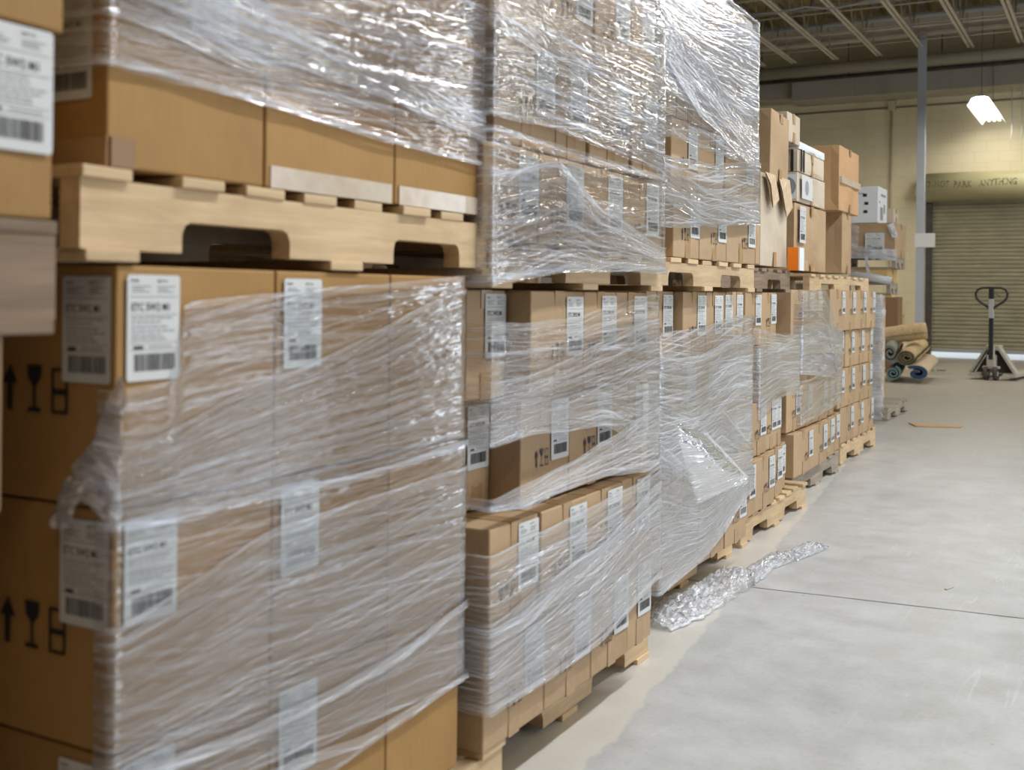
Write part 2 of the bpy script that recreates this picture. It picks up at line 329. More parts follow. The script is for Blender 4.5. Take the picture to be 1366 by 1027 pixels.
# ------------------------------------------------------------------ stretch film
def interp(pts, x, k):
    if x <= pts[0][0]:
        a, b = pts[0], pts[min(1, len(pts)-1)]
        if b[0] == a[0]: return a[k]
        s = (b[k]-a[k])/(b[0]-a[0]); return a[k]+s*max(x-a[0], -.25)*.5
    for a, b in zip(pts, pts[1:]):
        if x <= b[0]:
            t = (x-a[0])/(b[0]-a[0]); t2 = t*t*(3-2*t)*.4+t*.6; return a[k]+(b[k]-a[k])*t2
    return pts[-1][k]
def add_band(bm, uvl, xf, y0, y1, pts, mi, off, near=.5, far=.3, amp=.004, seed=0, edge=True, emi=None):
    """one turn of film: near face (towards -y), aisle face at xf, far face; pts = (y, ztop, zbot)"""
    r = .012; X = xf+off; A = y0-off; B = y1+off
    path = []
    n1 = max(2, int(near/.05))
    for i in range(n1): path.append((X-r-near+near*i/n1, A, -near+near*i/n1, (0, -1)))
    for k in range(4): a = math.radians(-90+30*k); path.append((X-r+r*math.cos(a), A+r+r*math.sin(a), 0, (math.cos(a), math.sin(a))))
    L_ = B-A-2*r; n2 = max(8, int(L_/.014))
    for i in range(1, n2): path.append((X, A+r+L_*i/n2, L_*i/n2, (1, 0)))
    for k in range(4): a = math.radians(30*k); path.append((X-r+r*math.cos(a), B-r+r*math.sin(a), L_, (math.cos(a), math.sin(a))))
    n3 = max(2, int(far/.06))
    for i in range(1, n3+1): path.append((X-r-far*i/n3, B, L_+far*i/n3, (0, 1)))
    hmax = max(p[1]-p[2] for p in pts); nv = max(5, min(70, int(hmax/.007)))
    grid = []; sv = Vector((seed*3.7, seed*1.3, 0))
    for (x, y, s, nn) in path:
        yy = y if -.001 <= s <= L_+.001 else (A+s if s < 0 else B)
        zt, zb = interp(pts, yy, 1), interp(pts, yy, 2)
        if edge:
            zt += noise.noise(Vector((s*5+seed, 3, 0)))*.006; zb += noise.noise(Vector((s*6+seed, 9, 0)))*.006
        row = []
        for j in range(nv+1):
            t = j/nv; z = zt+(zb-zt)*t; hh = hmax*t
            d = (noise.noise(Vector((s*1.2, hh*14, 0))+sv)*.5 + .25*noise.noise(Vector((s*1.5, hh*60, 4))+sv))*amp
            if edge: d += .002*math.exp(-min(t, 1-t)*nv*.5)
            row.append((bm.verts.new((x+nn[0]*d, y+nn[1]*d, z)), s, hh))
        grid.append(row)
    for i in range(len(grid)-1):
        for j in range(nv):
            q = (grid[i][j], grid[i+1][j], grid[i+1][j+1], grid[i][j+1])
            f = bm.faces.new([v[0] for v in q][::-1]); f.smooth = True
            f.material_index = emi if (emi is not None and (j < 1 or j >= nv-1)) else mi
            for lp, v in zip(f.loops, q[::-1]): lp[uvl].uv = (v[1]+seed*5.1, v[2]+seed*2.3)
def px(xf, l): # sight-line triples (u, vtop, vbot) -> (y, ztop, zbot) on the plane x = xf
    out = []
    for u, a, b in l: p, q = on_x(u, a, xf), on_x(u, b, xf); out.append((p.y, p.z, q.z))
    return out
def patch(bm, uvl, c00, c10, c11, c01, nu, nv, mi, bulge=(0, 0, 0), amp=.01, fr=12, seed=0, ripple=True):
    """crumpled sheet between four corners"""
    c00, c10, c11, c01 = map(Vector, (c00, c10, c11, c01)); bu = Vector(bulge); g = []
    nrm = (c10-c00).cross(c01-c00).normalized(); wl = (c10-c00).length; hl = (c01-c00).length
    for i in range(nu+1):
        r = []
        for j in range(nv+1):
            a, b = i/nu, j/nv; p = c00*(1-a)*(1-b)+c10*a*(1-b)+c11*a*b+c01*(1-a)*b
            p = p + bu*math.sin(math.pi*a)*math.sin(math.pi*b)
            n1 = noise.noise(Vector((a*wl*fr*.6, b*hl*fr*1.4, seed)))+.5*noise.noise(Vector((a*wl*fr*2, b*hl*fr*3, seed+5)))
            p = p + nrm*n1*amp + Vector((0, 0, 1))*noise.noise(Vector((a*wl*fr, seed, b*hl*fr)))*amp*.6
            r.append((bm.verts.new(p), a*wl, b*hl))
        g.append(r)
    for i in range(nu):
        for j in range(nv):
            q = (g[i][j], g[i+1][j], g[i+1][j+1], g[i][j+1]); f = bm.faces.new([v[0] for v in q]); f.smooth = True; f.material_index = mi
            for lp, v in zip(f.loops, q): lp[uvl].uv = (v[1]+seed*1.7, v[2]+seed)
def film(xf, y0, y1, bands, label, mat='film', near=.5, far=.3, extra=None, group='stretch film around the loads'):
    bm = bmesh.new(); uvl = bm.loops.layers.uv.new('UVMap')
    for i, b in enumerate(bands):
        l, mi, amp = b[0], b[1], b[2]
        add_band(bm, uvl, xf, y0, y1, px(xf, l), mi, (.006+.0018*i), near, far, amp, seed=i+1+len(label)*.37, emi=2)
    if extra: extra(bm, uvl)
    o = bm_obj('stretch_film', bm, [M[mat], M['film_edge'], M['film_edge'], M['film_crumple'], M['film_dense']]); setp(o, label, 'stretch film', group)
    o.data.update(); return o
# ================================================================== SETTING
def mstruct(name, lo, hi, mat):
    bm = bmesh.new(); box(bm, lo, hi); o = bm_obj(name, bm, mat); o['kind'] = 'structure'; return o
def floor_mat():
    m, nt, p = new_mat('concrete_floor'); L = nt.links.new; v = coords(nt)
    n1 = tex(nt, v, .7, 6, .6); n2 = tex(nt, v, 6, 8, .65); n3 = tex(nt, v, 60, 4, .7)
    c = ramp(nt, n1, [(.3, (.46, .465, .47)), (.7, (.56, .565, .57))])
    def mul(c, fac, src, blend='MULTIPLY'):
        mx = N(nt, 'ShaderNodeMixRGB', blend_type=blend); mx.inputs[0].default_value = fac; L(c, mx.inputs[1]); L(src, mx.inputs[2]); return mx.outputs[0]
    c = mul(c, .65, ramp(nt, n2, [(.38, (.80, .79, .77)), (.6, (1, 1, 1))])); c = mul(c, .5, ramp(nt, tex(nt, v, 2.3, 7, .7, .8), [(.35, (.80, .80, .80)), (.55, (1, 1, 1))]))
    c = mul(c, .55, ramp(nt, n3, [(.3, (.8, .8, .8)), (.5, (1, 1, 1))]))
    # fine scratches: thin iso-lines of warped noise
    for sc, rot, sh in ((9, .5, 0), (7, 1.9, 3), (11, -.6, 7)):
        q = tex(nt, coords(nt, scale=(1, .05, 1), rot=(0, 0, rot)), sc, 2, .4, .3); k = tex(nt, coords(nt, scale=(1, 1, 1)), 1.3+sh*.1, 2)
        lines = ramp(nt, q, [(.496, (0, 0, 0)), (.5, (1, 1, 1)), (.504, (0, 0, 0))]); msk = ramp(nt, k, [(.52, (0, 0, 0)), (.6, (.17, .17, .17))])
        mm = N(nt, 'ShaderNodeMixRGB', blend_type='MULTIPLY'); mm.inputs[0].default_value = 1; L(lines, mm.inputs[1]); L(msk, mm.inputs[2]); c = mul(c, .8, mm.outputs[0], 'SCREEN')
    # worn sealer strip beside the loads and small dark specks
    vor = N(nt, 'ShaderNodeTexVoronoi'); vor.inputs['Scale'].default_value = 5; L(v, vor.inputs['Vector'])
    c = mul(c, .7, ramp(nt, vor.outputs['Distance'], [(.012, (.25, .22, .2)), (.03, (1, 1, 1))]))
    sx = N(nt, 'ShaderNodeSeparateXYZ'); tc = N(nt, 'ShaderNodeTexCoord'); L(tc.outputs['Object'], sx.inputs[0])
    def mth(op, a, b):
        n = N(nt, 'ShaderNodeMath', operation=op)
        for i, q in enumerate((a, b)):
            if hasattr(q, 'links'): L(q, n.inputs[i])
            else: n.inputs[i].default_value = q
        return n.outputs[0]
    # strip follows x = -1.0 - 0.03 y with a ragged edge
    e = mth('ADD', mth('ADD', sx.outputs[0], mth('MULTIPLY', sx.outputs[1], .10)), mth('MULTIPLY', n2, .10))
    mx = N(nt, 'ShaderNodeMixRGB'); L(ramp(nt, e, [(-0.0, (0, 0, 0)), (0, (0, 0, 0))]), mx.inputs[0])
    r = N(nt, 'ShaderNodeMapRange'); r.inputs[1].default_value = -.785; r.inputs[2].default_value = -.797; r.inputs[3].default_value = 0; r.inputs[4].default_value = .6; L(e, r.inputs[0]); L(r.outputs[0], mx.inputs[0])
    L(c, mx.inputs[1]); mx.inputs[2].default_value = (.68, .64, .57, 1); c = mx.outputs[0]
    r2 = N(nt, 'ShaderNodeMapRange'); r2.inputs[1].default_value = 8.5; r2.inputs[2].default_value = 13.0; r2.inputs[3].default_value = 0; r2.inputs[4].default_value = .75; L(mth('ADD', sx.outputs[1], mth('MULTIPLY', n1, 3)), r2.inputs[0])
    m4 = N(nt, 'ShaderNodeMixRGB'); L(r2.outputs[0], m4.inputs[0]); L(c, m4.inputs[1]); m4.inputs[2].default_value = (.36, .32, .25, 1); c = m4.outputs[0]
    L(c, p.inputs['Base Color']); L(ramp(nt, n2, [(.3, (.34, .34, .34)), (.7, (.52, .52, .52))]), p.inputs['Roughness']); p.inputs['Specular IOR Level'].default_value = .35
    bump(nt, n3, p, .12, .002); return m
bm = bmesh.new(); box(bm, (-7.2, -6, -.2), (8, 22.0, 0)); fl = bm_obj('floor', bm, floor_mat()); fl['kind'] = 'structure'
def wall_mat():
    m, nt, p = new_mat('painted_block_wall'); L = nt.links.new; tc = N(nt, 'ShaderNodeTexCoord'); mp = N(nt, 'ShaderNodeMapping'); mp.inputs['Rotation'].default_value = (math.radians(90), 0, 0)
    L(tc.outputs['Object'], mp.inputs[0]); b = N(nt, 'ShaderNodeTexBrick'); L(mp.outputs[0], b.inputs['Vector'])
    b.inputs['Scale'].default_value = 1; b.inputs['Brick Width'].default_value = .4; b.inputs['Row Height'].default_value = .2; b.inputs['Mortar Size'].default_value = .006; b.inputs['Mortar Smooth'].default_value = .3
    b.inputs['Color1'].default_value = (.86, .77, .53, 1); b.inputs['Color2'].default_value = (.88, .79, .55, 1); b.inputs['Mortar'].default_value = (.78, .69, .46, 1)
    n = tex(nt, coords(nt), 1.2, 6); mx = N(nt, 'ShaderNodeMixRGB', blend_type='MULTIPLY'); mx.inputs[0].default_value = .25; L(b.outputs[0], mx.inputs[1]); L(ramp(nt, n, [(.3, (.8, .77, .7)), (.6, (1, 1, 1))]), mx.inputs[2])
    L(mx.outputs[0], p.inputs['Base Color']); p.inputs['Roughness'].default_value = .55
    bp = N(nt, 'ShaderNodeBump'); bp.inputs['Strength'].default_value = .4; bp.inputs['Distance'].default_value = .004; bp.invert = True; L(b.outputs['Fac'], bp.inputs['Height']); L(bp.outputs[0], p.inputs['Normal']); return m
WM = wall_mat(); M['grey_wall'] = flat('plain_wall', (.22, .21, .19), .7)
DX0, DX1, DTOP = -3.18, .9, 2.95
bm = bmesh.new()
box(bm, (-7.2, 22, 0), (DX0, 22.3, 6.6)); box(bm, (DX1, 22, 0), (8, 22.3, 6.6)); box(bm, (DX0, 22, DTOP), (DX1, 22.3, 6.6))
o = bm_obj('wall_far', bm, WM); o['kind'] = 'structure'
mstruct('wall_left', (-7.5, -6, 0), (-7.2, 22.3, 6.6), M['grey_wall'])
mstruct('wall_back', (-7.5, -6.3, 0), (8.2, -6, 6.6), M['grey_wall'])
bm = bmesh.new(); 
for a, b in ((-6, 2.7), (6.3, 8.7), (12.3, 15.9), (16.9, 22.3)): box(bm, (8, a, 0), (8.2, b, 6.6))
for a, b in ((2.7, 6.3), (8.7, 12.3), (15.9, 16.9)): box(bm, (8, a, 4.0), (8.2, b, 6.6))
o = bm_obj('wall_right', bm, M['grey_wall']); o['kind'] = 'structure'
M['deck'] = mottled('roof_deck', (.40, .32, .17), (.52, .43, .23), 3, rough=.6)
bm = bmesh.new(); zc = 6.25; x = -7.5
while x < 8.2:          # ribbed steel roof deck
    poly(bm, [(x, -6.3, zc), (x+.10, -6.3, zc), (x+.10, 22.3, zc), (x, 22.3, zc)][::-1]); poly(bm, [(x+.10, -6.3, zc), (x+.13, -6.3, zc+.05), (x+.13, 22.3, zc+.05), (x+.10, 22.3, zc)][::-1])
    poly(bm, [(x+.13, -6.3, zc+.05), (x+.23, -6.3, zc+.05), (x+.23, 22.3, zc+.05), (x+.13, 22.3, zc+.05)][::-1]); poly(bm, [(x+.23, -6.3, zc+.05), (x+.26, -6.3, zc), (x+.26, 22.3, zc), (x+.23, 22.3, zc+.05)][::-1]); x += .26
box(bm, (-7.5, -6.3, zc+.06), (8.2, 22.3, zc+.15))
o = bm_obj('ceiling', bm, M['deck']); o['kind'] = 'structure'
# floor joint: a groove strip laid in the slab
M['joint'] = flat('joint_filler', (.16, .15, .15), .8)
bm = bmesh.new()
def strip(p0, p1, wd, z=.0012, seg=60, wob=.004):
    p0, p1 = Vector(p0), Vector(p1); d = (p1-p0).normalized(); n = Vector((-d.y, d.x)); last = None
    for i in range(seg+1):
        c = p0+(p1-p0)*i/seg+n*noise.noise(Vector((i*.9, p0.x, p0.y)))*wob; ww = wd*(1+.5*noise.noise(Vector((i*1.3, 2, 0))))
        a, b = bm.verts.new((*(c-n*ww), z)), bm.verts.new((*(c+n*ww), z))
        if last: bm.faces.new((last[0], a, b, last[1]))
        last = (a, b)
a, b = on_z(1000, 783), on_z(1366, 825); dd = (b-a)/(b-a).length
strip((a-dd*3).xy, (b+dd*5).xy, .0028)
o = bm_obj('trim_1', bm, M['joint']); o['kind'] = 'structure'
# outside apron seen through the gap under the door
mstruct('trim_2', (-8, 22.0, -.25), (8, 28, -.02), flat('outside_concrete', (.75, .75, .75), .8))
# ------------------------------------------------------------------ roll-up door
M['door'] = mottled('dirty_door_steel', (.30, .275, .18), (.40, .365, .25), 2.2, (1, 1, 2.5), rough=.5, bs=.15)
M['hood'] = mottled('door_hood_steel', (.50, .46, .26), (.58, .54, .33), 1.5, rough=.38, bs=.1)
M['dark_steel'] = mottled('dark_steel', (.05, .045, .04), (.10, .09, .08), 8, rough=.5)
M['cream_steel'] = mottled('cream_steel', (.60, .54, .38), (.66, .60, .43), 3, rough=.5, bs=.05)
door = empty('door_1', (0, 22.08, 0)); door['kind'] = 'structure'
bm = bmesh.new(); z = .155; ph = .075; prof = []
while z < DTOP-.03:
    for k in range(6):
        t = k/6; prof.append((-.020*math.sin(math.pi*t)**.6 if k else 0.004, z+ph*t))
    z += ph
last = None
for (yy, zz) in prof:
    a, b = bm.verts.new((DX0+.03, yy, zz)), bm.verts.new((DX1-.03, yy, zz))
    if last: bm.faces.new((last[0], last[1], b, a))
    last = (a, b)
box(bm, (DX0+.03, .01, .16), (DX1-.03, .02, DTOP)); bm_obj('door_slats', bm, M['door'], door)
bm = bmesh.new(); box(bm, (DX0+.03, -.035, .10), (DX1-.03, .02, .165), bev=.004); bm_obj('bottom_bar', bm, flat('bottom_bar_metal', (.42, .42, .44), .45), door)
bm = bmesh.new()
for a, b in ((DX0-.05, DX0+.05), (DX1-.05, DX1+.05)): box(bm, (a, -.14, 0), (b, 0, DTOP+.02), bev=.004)
bm_obj('guide_rail', bm, M['dark_steel'], door)
# hood: half-round box over the opening, bulging towards the room
hood = empty('door_hood', (0, 21.95, 0)); setp(hood, 'rounded beige steel hood with handwritten words above the roll-up door', 'door hood')
bm = bmesh.new(); hz0, hz1 = 2.89, 3.42; prof = [(.05, hz1)]
for k in range(15):
    a = math.radians(90+180*k/14); prof.append((-.22+.26*math.cos(a), (hz0+hz1)/2+.255*math.sin(a)))
prof.append((.05, hz0)); rings = []
for xx in (DX0-.02, DX1+.1): rings.append([bm.verts.new((xx, a, b)) for a, b in prof])
for i in range(len(prof)-1):
    f = bm.faces.new((rings[0][i], rings[0][i+1], rings[1][i+1], rings[1][i])); f.smooth = True
bm.faces.new(rings[0]); bm.faces.new(rings[1][::-1]); bmesh.ops.recalc_face_normals(bm, faces=bm.faces[:]); bm_obj('hood_cover', bm, M['hood'], hood)
bm = bmesh.new(); tri = [(-.62, 3.22), (.05, 3.50), (.05, 2.95), (-.50, 2.86)]   # end bracket plate left of the column
tri = [(-.02, 3.35), (-.33, 3.13), (-.36, 3.0), (-.25, 2.93), (-.02, 2.90)]
r2 = [[bm.verts.new((xx, a, b)) for a, b in tri] for xx in (DX0-.20, DX0-.03)]
for i in range(len(tri)): bm.faces.new((r2[0][i], r2[0][(i+1) % len(tri)], r2[1][(i+1) % len(tri)], r2[1][i]))
bm.faces.new(r2[0]); bm.faces.new(r2[1][::-1]); bmesh.ops.recalc_face_normals(bm, faces=bm.faces[:]); bm_obj('end_bracket', bm, M['cream_steel'], hood)
ink_m = flat('faded_marker', (.12, .10, .06), .6)
for word, wx in (('DO', .12), ('NOT', .37), ('PARK', .71), ('ANYTHING', 1.13), ('ON', 1.93)):
  bm = bmesh.new(); add_text(bm, word, wx, 0, .17, 0, y=0, wide=.72)
  for v in bm.verts:       # wrap the lettering on the curve of the hood and give it a hand-lettered wobble
    zz = 3.12+v.co.z + .014*math.sin(v.co.x*5); r = max(-.99, min(.99, (zz-(hz0+hz1)/2)/.255))
    v.co = Vector((DX0-.22+v.co.x+.006*math.sin(zz*60+v.co.x*9), -.22-.26*math.sqrt(1-r*r)-.004, zz))
  bm_obj('lettering', bm, ink_m, hood)
# ------------------------------------------------------------------ column, sign, duct, tubes
M['column'] = mottled('blue_grey_column_paint', (.40, .43, .50), (.46, .49, .56), 4, rough=.45, bs=.05)
o = empty('steel_column', (-3.03, 20.0, 0)); setp(o, 'blue grey square steel column standing left of the roll-up door', 'column')
bm = bmesh.new(); box(bm, (-.065, -.065, .012), (.065, .065, 5.60), bev=.006); bm_obj('column_post', bm, M['column'], o)
bm = bmesh.new(); box(bm, (-.12, -.12, 0), (.12, .12, .012), bev=.002); bm_obj('base_plate', bm, M['column'], o)
bm = bmesh.new(); y_ = -.19; box(bm, (0, -.004, 0), (.33, 0, .24), bev=.001)
p = on_y(1220, 330, 19.92); s = bm_obj('paper_notice', bm, flat('clear_sleeve', (.72, .72, .75), .25), None, (p.x, 19.925, p.z))
setp(s, 'blank pale plastic sleeve taped across the grey steel column', 'notice')
M['duct'] = mottled('painted_duct', (.40, .37, .31), (.45, .42, .35), 1.5, rough=.5, bs=.03)
duct = empty('air_duct', (0, 21.6, 0)); setp(duct, 'long boxed beige duct running along the top of the far wall', 'duct')
bm = bmesh.new(); box(bm, (-5.60, -.35, 4.86), (8.0, .37, 5.42), bev=.01); bm_obj('duct_run', bm, M['duct'], duct)
bm = bmesh.new(); box(bm, (-7.19, -.20, 4.93), (-5.60, .37, 5.36), bev=.01); bm_obj('narrow_duct_run', bm, M['duct'], duct)
for xx in (-4.4, -2.7, -1.15, .3, 2, 4):
    bm = bmesh.new(); box(bm, (xx-.012, -.358, 4.852), (xx+.012, .37, 5.428), bev=.003); bm_obj('duct_flange', bm, M['duct'], duct)
bm = bmesh.new(); tube(bm, [(-7.19, 20.5, 5.27), (8, 20.5, 5.27)], .10, 16)
o = bm_obj('ceiling_pipe', bm, M['duct']); setp(o, 'thick beige pipe crossing below the roof joists', 'pipe')
bm = bmesh.new(); tube(bm, [(-7.19, 20.62, 5.13), (8, 20.62, 5.13)], .04, 12)
for xx in (-6, -4.4, -2.8, -1.2, .4, 2, 3.6): tube(bm, [(xx, 20.62, 5.13), (xx, 20.62, 5.9)], .01, 6)
o = bm_obj('sprinkler_pipe', bm, M['dark_steel']); setp(o, 'thin dark pipe right under the thick beige ceiling pipe', 'pipe')
bm = bmesh.new(); pz = on_y(1189, 150, 21.9)
tube(bm, [(pz.x, 21.96, 4.72), (pz.x, 21.96, .3)], .022, 8); box(bm, (pz.x-.07, 21.93, 4.66), (pz.x+.07, 21.99, 4.84), bev=.005)
o = bm_obj('wall_conduit', bm, M['cream_steel']); setp(o, 'cream conduit with a junction box running down the far wall', 'conduit')
bm = bmesh.new(); tube(bm, [(-7.1, 21.97, 4.72), (8, 21.97, 4.72)], .016, 8); o = bm_obj('cable', bm, flat('grey_cable', (.28, .25, .2), .5)); setp(o, 'thin horizontal line of cable on the wall under the duct', 'cable')
# thin hanging strips at the far right of the wall
for i, (u, v0, v1) in enumerate(((1350, 132, 186), (1363, 168, 182))):
    a, b = on_y(u, v0, 21.28), on_y(u, v1, 21.28); bm = bmesh.new(); tube(bm, [(a.x, 21.28, 4.875), (a.x+.004, 21.28, b.z+.1), (a.x-.005, 21.28, b.z)], [.006, .009, .014], 6)
    o = bm_obj('pull_cord', bm, M['card_white']); setp(o, ('white pull cord hanging below the duct right of the lamp', 'short thin cord hanging at the right edge beyond the longer one')[i], 'cord')
# ------------------------------------------------------------------ roof joists
M['joist'] = mottled('joist_paint', (.60, .54, .45), (.70, .64, .55), 5, rough=.5, bs=.05)
M['joist_dark'] = mottled('joist_web_steel', (.26, .23, .19), (.42, .38, .31), 8, rough=.5, bs=.05)
jy0, jy1, jz = 9.0, 20.42, 5.40
def make_joist(name='roof_joist'):
    r = empty(name)
    for s in (-1, 1):
        bm = bmesh.new(); box(bm, (s*.035-.022, jy0, 0), (s*.035+.022, jy1, .006)); box(bm, (s*.016-.003, jy0, .006), (s*.016+.003, jy1, .045)); bm_obj('bottom_chord', bm, M['joist'], r)
    bm = bmesh.new(); box(bm, (-.05, jy0, .72), (.05, jy1+.5, .77)); bm_obj('top_chord', bm, M['joist_dark'], r)
    bm = bmesh.new(); y = jy0+.2; k = 0; pts = []
    while y < jy1: pts.append((0, y, .02 if k % 2 == 0 else .74)); y += .45; k += 1
    for a, b in zip(pts, pts[1:]): tube(bm, [a, b], .014, 6)
    bm_obj('web', bm, M['joist_dark'], r)
    return r
jx = [-5.9, -5.33, -4.575, -3.82, -3.06, -2.30, -1.52, -.76, 0.0, .76, 1.52]
ords = ['first', 'second', 'third', 'fourth', 'fifth', 'sixth', 'seventh', 'eighth', 'ninth', 'tenth', 'eleventh']
j0 = make_joist()
for i, x in enumerate(jx):
    if i == 0: r = j0
    else:
        r = j0.copy(); COL.objects.link(r)
        for ch in list(j0.children): c = ch.copy(); COL.objects.link(c); c.parent = r
    r.location = (x, 0, jz); setp(r, f'open-web steel roof joist, {ords[i]} counting from the left along the beige ceiling pipe', 'roof joist', 'roof joists')
for i, (yy, zz) in enumerate(((17.2, 5.46), (18.5, 5.46), (19.7, 5.46), (17.8, 6.1), (19.2, 6.1))):
    
    bm = bmesh.new(); tube(bm, [(-7.19, yy, zz), (8, yy, zz)], .012, 6); o = bm_obj('bridging_rod', bm, M['joist'])
    setp(o, ('low bridging rod crossing the roof joists nearest the camera', 'low bridging rod across the joists, middle of the lower three', 'low bridging rod across the joists closest to the beige pipe', 'high bridging rod tight under the roof deck, nearer one', 'high bridging rod tight under the roof deck, farther one')[i], 'rod', 'bridging rods')
bm = bmesh.new(); box(bm, (-7.19, 20.0, 5.62), (8, 20.18, 5.66)); box(bm, (-7.19, 20.08, 5.66), (8, 20.10, 5.95)); box(bm, (-7.19, 20.0, 5.95), (8, 20.18, 5.99))
o = bm_obj('roof_beam', bm, M['joist']); setp(o, 'steel girder crossing above the column head under the roof', 'beam')
pts = [on_z(u, v, 5.33) for u, v in ((985, 20), (1040, 16), (1075, 9), (1110, 12), (1160, 1), (1230, -4), (1300, -30))]
bm = bmesh.new(); tube(bm, pts, .012, 6); o = bm_obj('cable', bm, M['column']); setp(o, 'loose grey cable swagged below the roof joists at the top', 'cable')
for i, (yy, zz, r_, dy, mm) in enumerate(((16.6, 5.62, .022, 0, 'joist'), (18.0, 5.75, .03, .0, 'duct'), (18.9, 5.56, .018, .5, 'joist'), (19.4, 5.80, .04, 0, 'column'), (17.5, 5.90, .02, -.6, 'joist'))):
    bm = bmesh.new(); tube(bm, [(-7.19, yy, zz), (-3.5, yy+dy*.4, zz), (0, yy+dy*.6, zz), (8, yy+dy, zz)], r_, 8); o = bm_obj('electrical_conduit', bm, M[mm])
    setp(o, ('conduit threaded through the roof joists nearest the camera', 'medium beige pipe threaded through the joist webs', 'thin slanting conduit just above the low bridging rods', 'thickest grey-blue pipe up between the joists before the girder', 'thin conduit slanting high through the joist webs')[i], 'conduit', 'conduits among the roof joists')
# ------------------------------------------------------------------ hanging lamp
lamp = empty('hanging_lamp', (-2.02, 20.3, 4.24)); setp(lamp, 'lit hooded fluorescent tube lamp hanging in front of the far wall', 'lamp')
bm = bmesh.new(); L2 = 1.15
for s in (-1, 1):
    a, b, c = (s*.05, .10), (s*.12, .08), (s*.20, -.03)
    for (q, r) in ((a, b), (b, c)): poly(bm, [(q[0], -L2, q[1]), (r[0], -L2, r[1]), (r[0], L2, r[1]), (q[0], L2, q[1])])
poly(bm, [(-.05, -L2, .10), (.05, -L2, .10), (.05, L2, .10), (-.05, L2, .10)]); bm_obj('lamp_shade', bm, flat('white_enamel', (.80, .80, .78), .4), lamp)
bm = bmesh.new(); box(bm, (-.045, -L2+.1, .101), (.045, L2-.1, .16), bev=.004); bm_obj('ballast_box', bm, M['column'], lamp)
me_, nt, p_ = new_mat('lit_tube'); p_.inputs['Emission Color'].default_value = (1, .95, .85, 1); p_.inputs['Emission Strength'].default_value = 14
for x in (-.085, 0, .085):
    bm = bmesh.new(); tube(bm, [(x, -L2+.02, .045), (x, L2-.02, .045)], .019, 10); bm_obj('fluorescent_tube', bm, me_, lamp)
bm = bmesh.new()
for y in (-.9, .9):
    bm_obj('hanging_wire', bm, M['dark_steel'], lamp) if y > 0 else None
    bm = bmesh.new(); tube(bm, [(0, y, .16), (0, y, 2.02)], .005, 5)
bm_obj('hanging_wire', bm, M['dark_steel'], lamp)
area('lamp_glow', (-2.02, 20.3, 4.19), (0, 0, 0), .3, 2.2, 4, FLUO)
# ================================================================== LOADS
ORD = ['first', 'second', 'third', 'fourth', 'fifth', 'sixth']
LAY = {3: ['bottom', 'middle', 'top'], 4: ['bottom', 'second', 'third', 'top'], 2: ['lower', 'upper'], 1: ['only']}
BIG = 'large golden brown box'
def load(xf, layers, where, what, mat, depth, marks='small', group=None):
    """layers: (z0, z1, [(u_left, u_right, dx), ...]) with u read along the face plane"""
    nl = len(layers)
    for li, (z0, z1, row) in enumerate(layers):
        items = []
        for (a, b, dx) in row:
            X = xf+dx; items.append([X, on_x(a, 450, X).y, on_x(b, 450, X).y])
        for i in range(len(items)-1):
            items[i][2] = min(items[i][2], items[i+1][1]-.0035)
            if items[i+1][1]-items[i][2] > .012: items[i][2] = items[i+1][1]-.006
        for i, (X, ya, yb) in enumerate(items):
            mk = marks if not callable(marks) else marks(li, i)
            carton(X, ya, yb, z0+.001, z1-.001, depth, mat, f'{what}, {ORD[i]} from left in {LAY[nl][li]} layer of {where}', group or f'boxes in {where}', mk, tape=(what != BIG))
# ---- load at the left edge
BIG = 'large golden brown box'
y1 = on_x(70, 200, -1.1).y
c = carton(-1.1, .52, y1, 1.181, 1.400, 1.3, 'card_gold', 'brown box with big label cut off by the left edge, above the dark pallet', 'boxes cut by the left edge', None, tape=False)
link('shipping_label', LABELS[0], c, (.6545, (y1-.52)/2-.101, .075), (0, 0, math.pi/2)).scale = (1.02, 1, .98)
carton(-1.1, .52, y1+.014, 1.402, 1.68, 1.3, 'card_gold', 'brown box in the top left corner above the box with cut-off label', 'boxes cut by the left edge', None, tape=False)
pallet(-1.1, -.2, on_x(76, 300, -1.1).y, 1.047, .133, 1.2, 'dark weathered pallet cut by the left edge at mid height', 'wood_dark', seed=3, mats2='wood_dark')
carton(-1.18, .40, on_x(4, 500, -1.18).y, .83, 1.045, 1.3, 'card_dark', 'dark edge of a box under the weathered pallet at the left edge', 'boxes cut by the left edge', None, tape=False)  # shade of the gap put into the colour: darker card for both lower boxes
carton(-1.185, .40, .862, .14, .829, 1.3, 'card_dark', 'shadowed box corner low at the left edge', 'boxes cut by the left edge', None, tape=False)
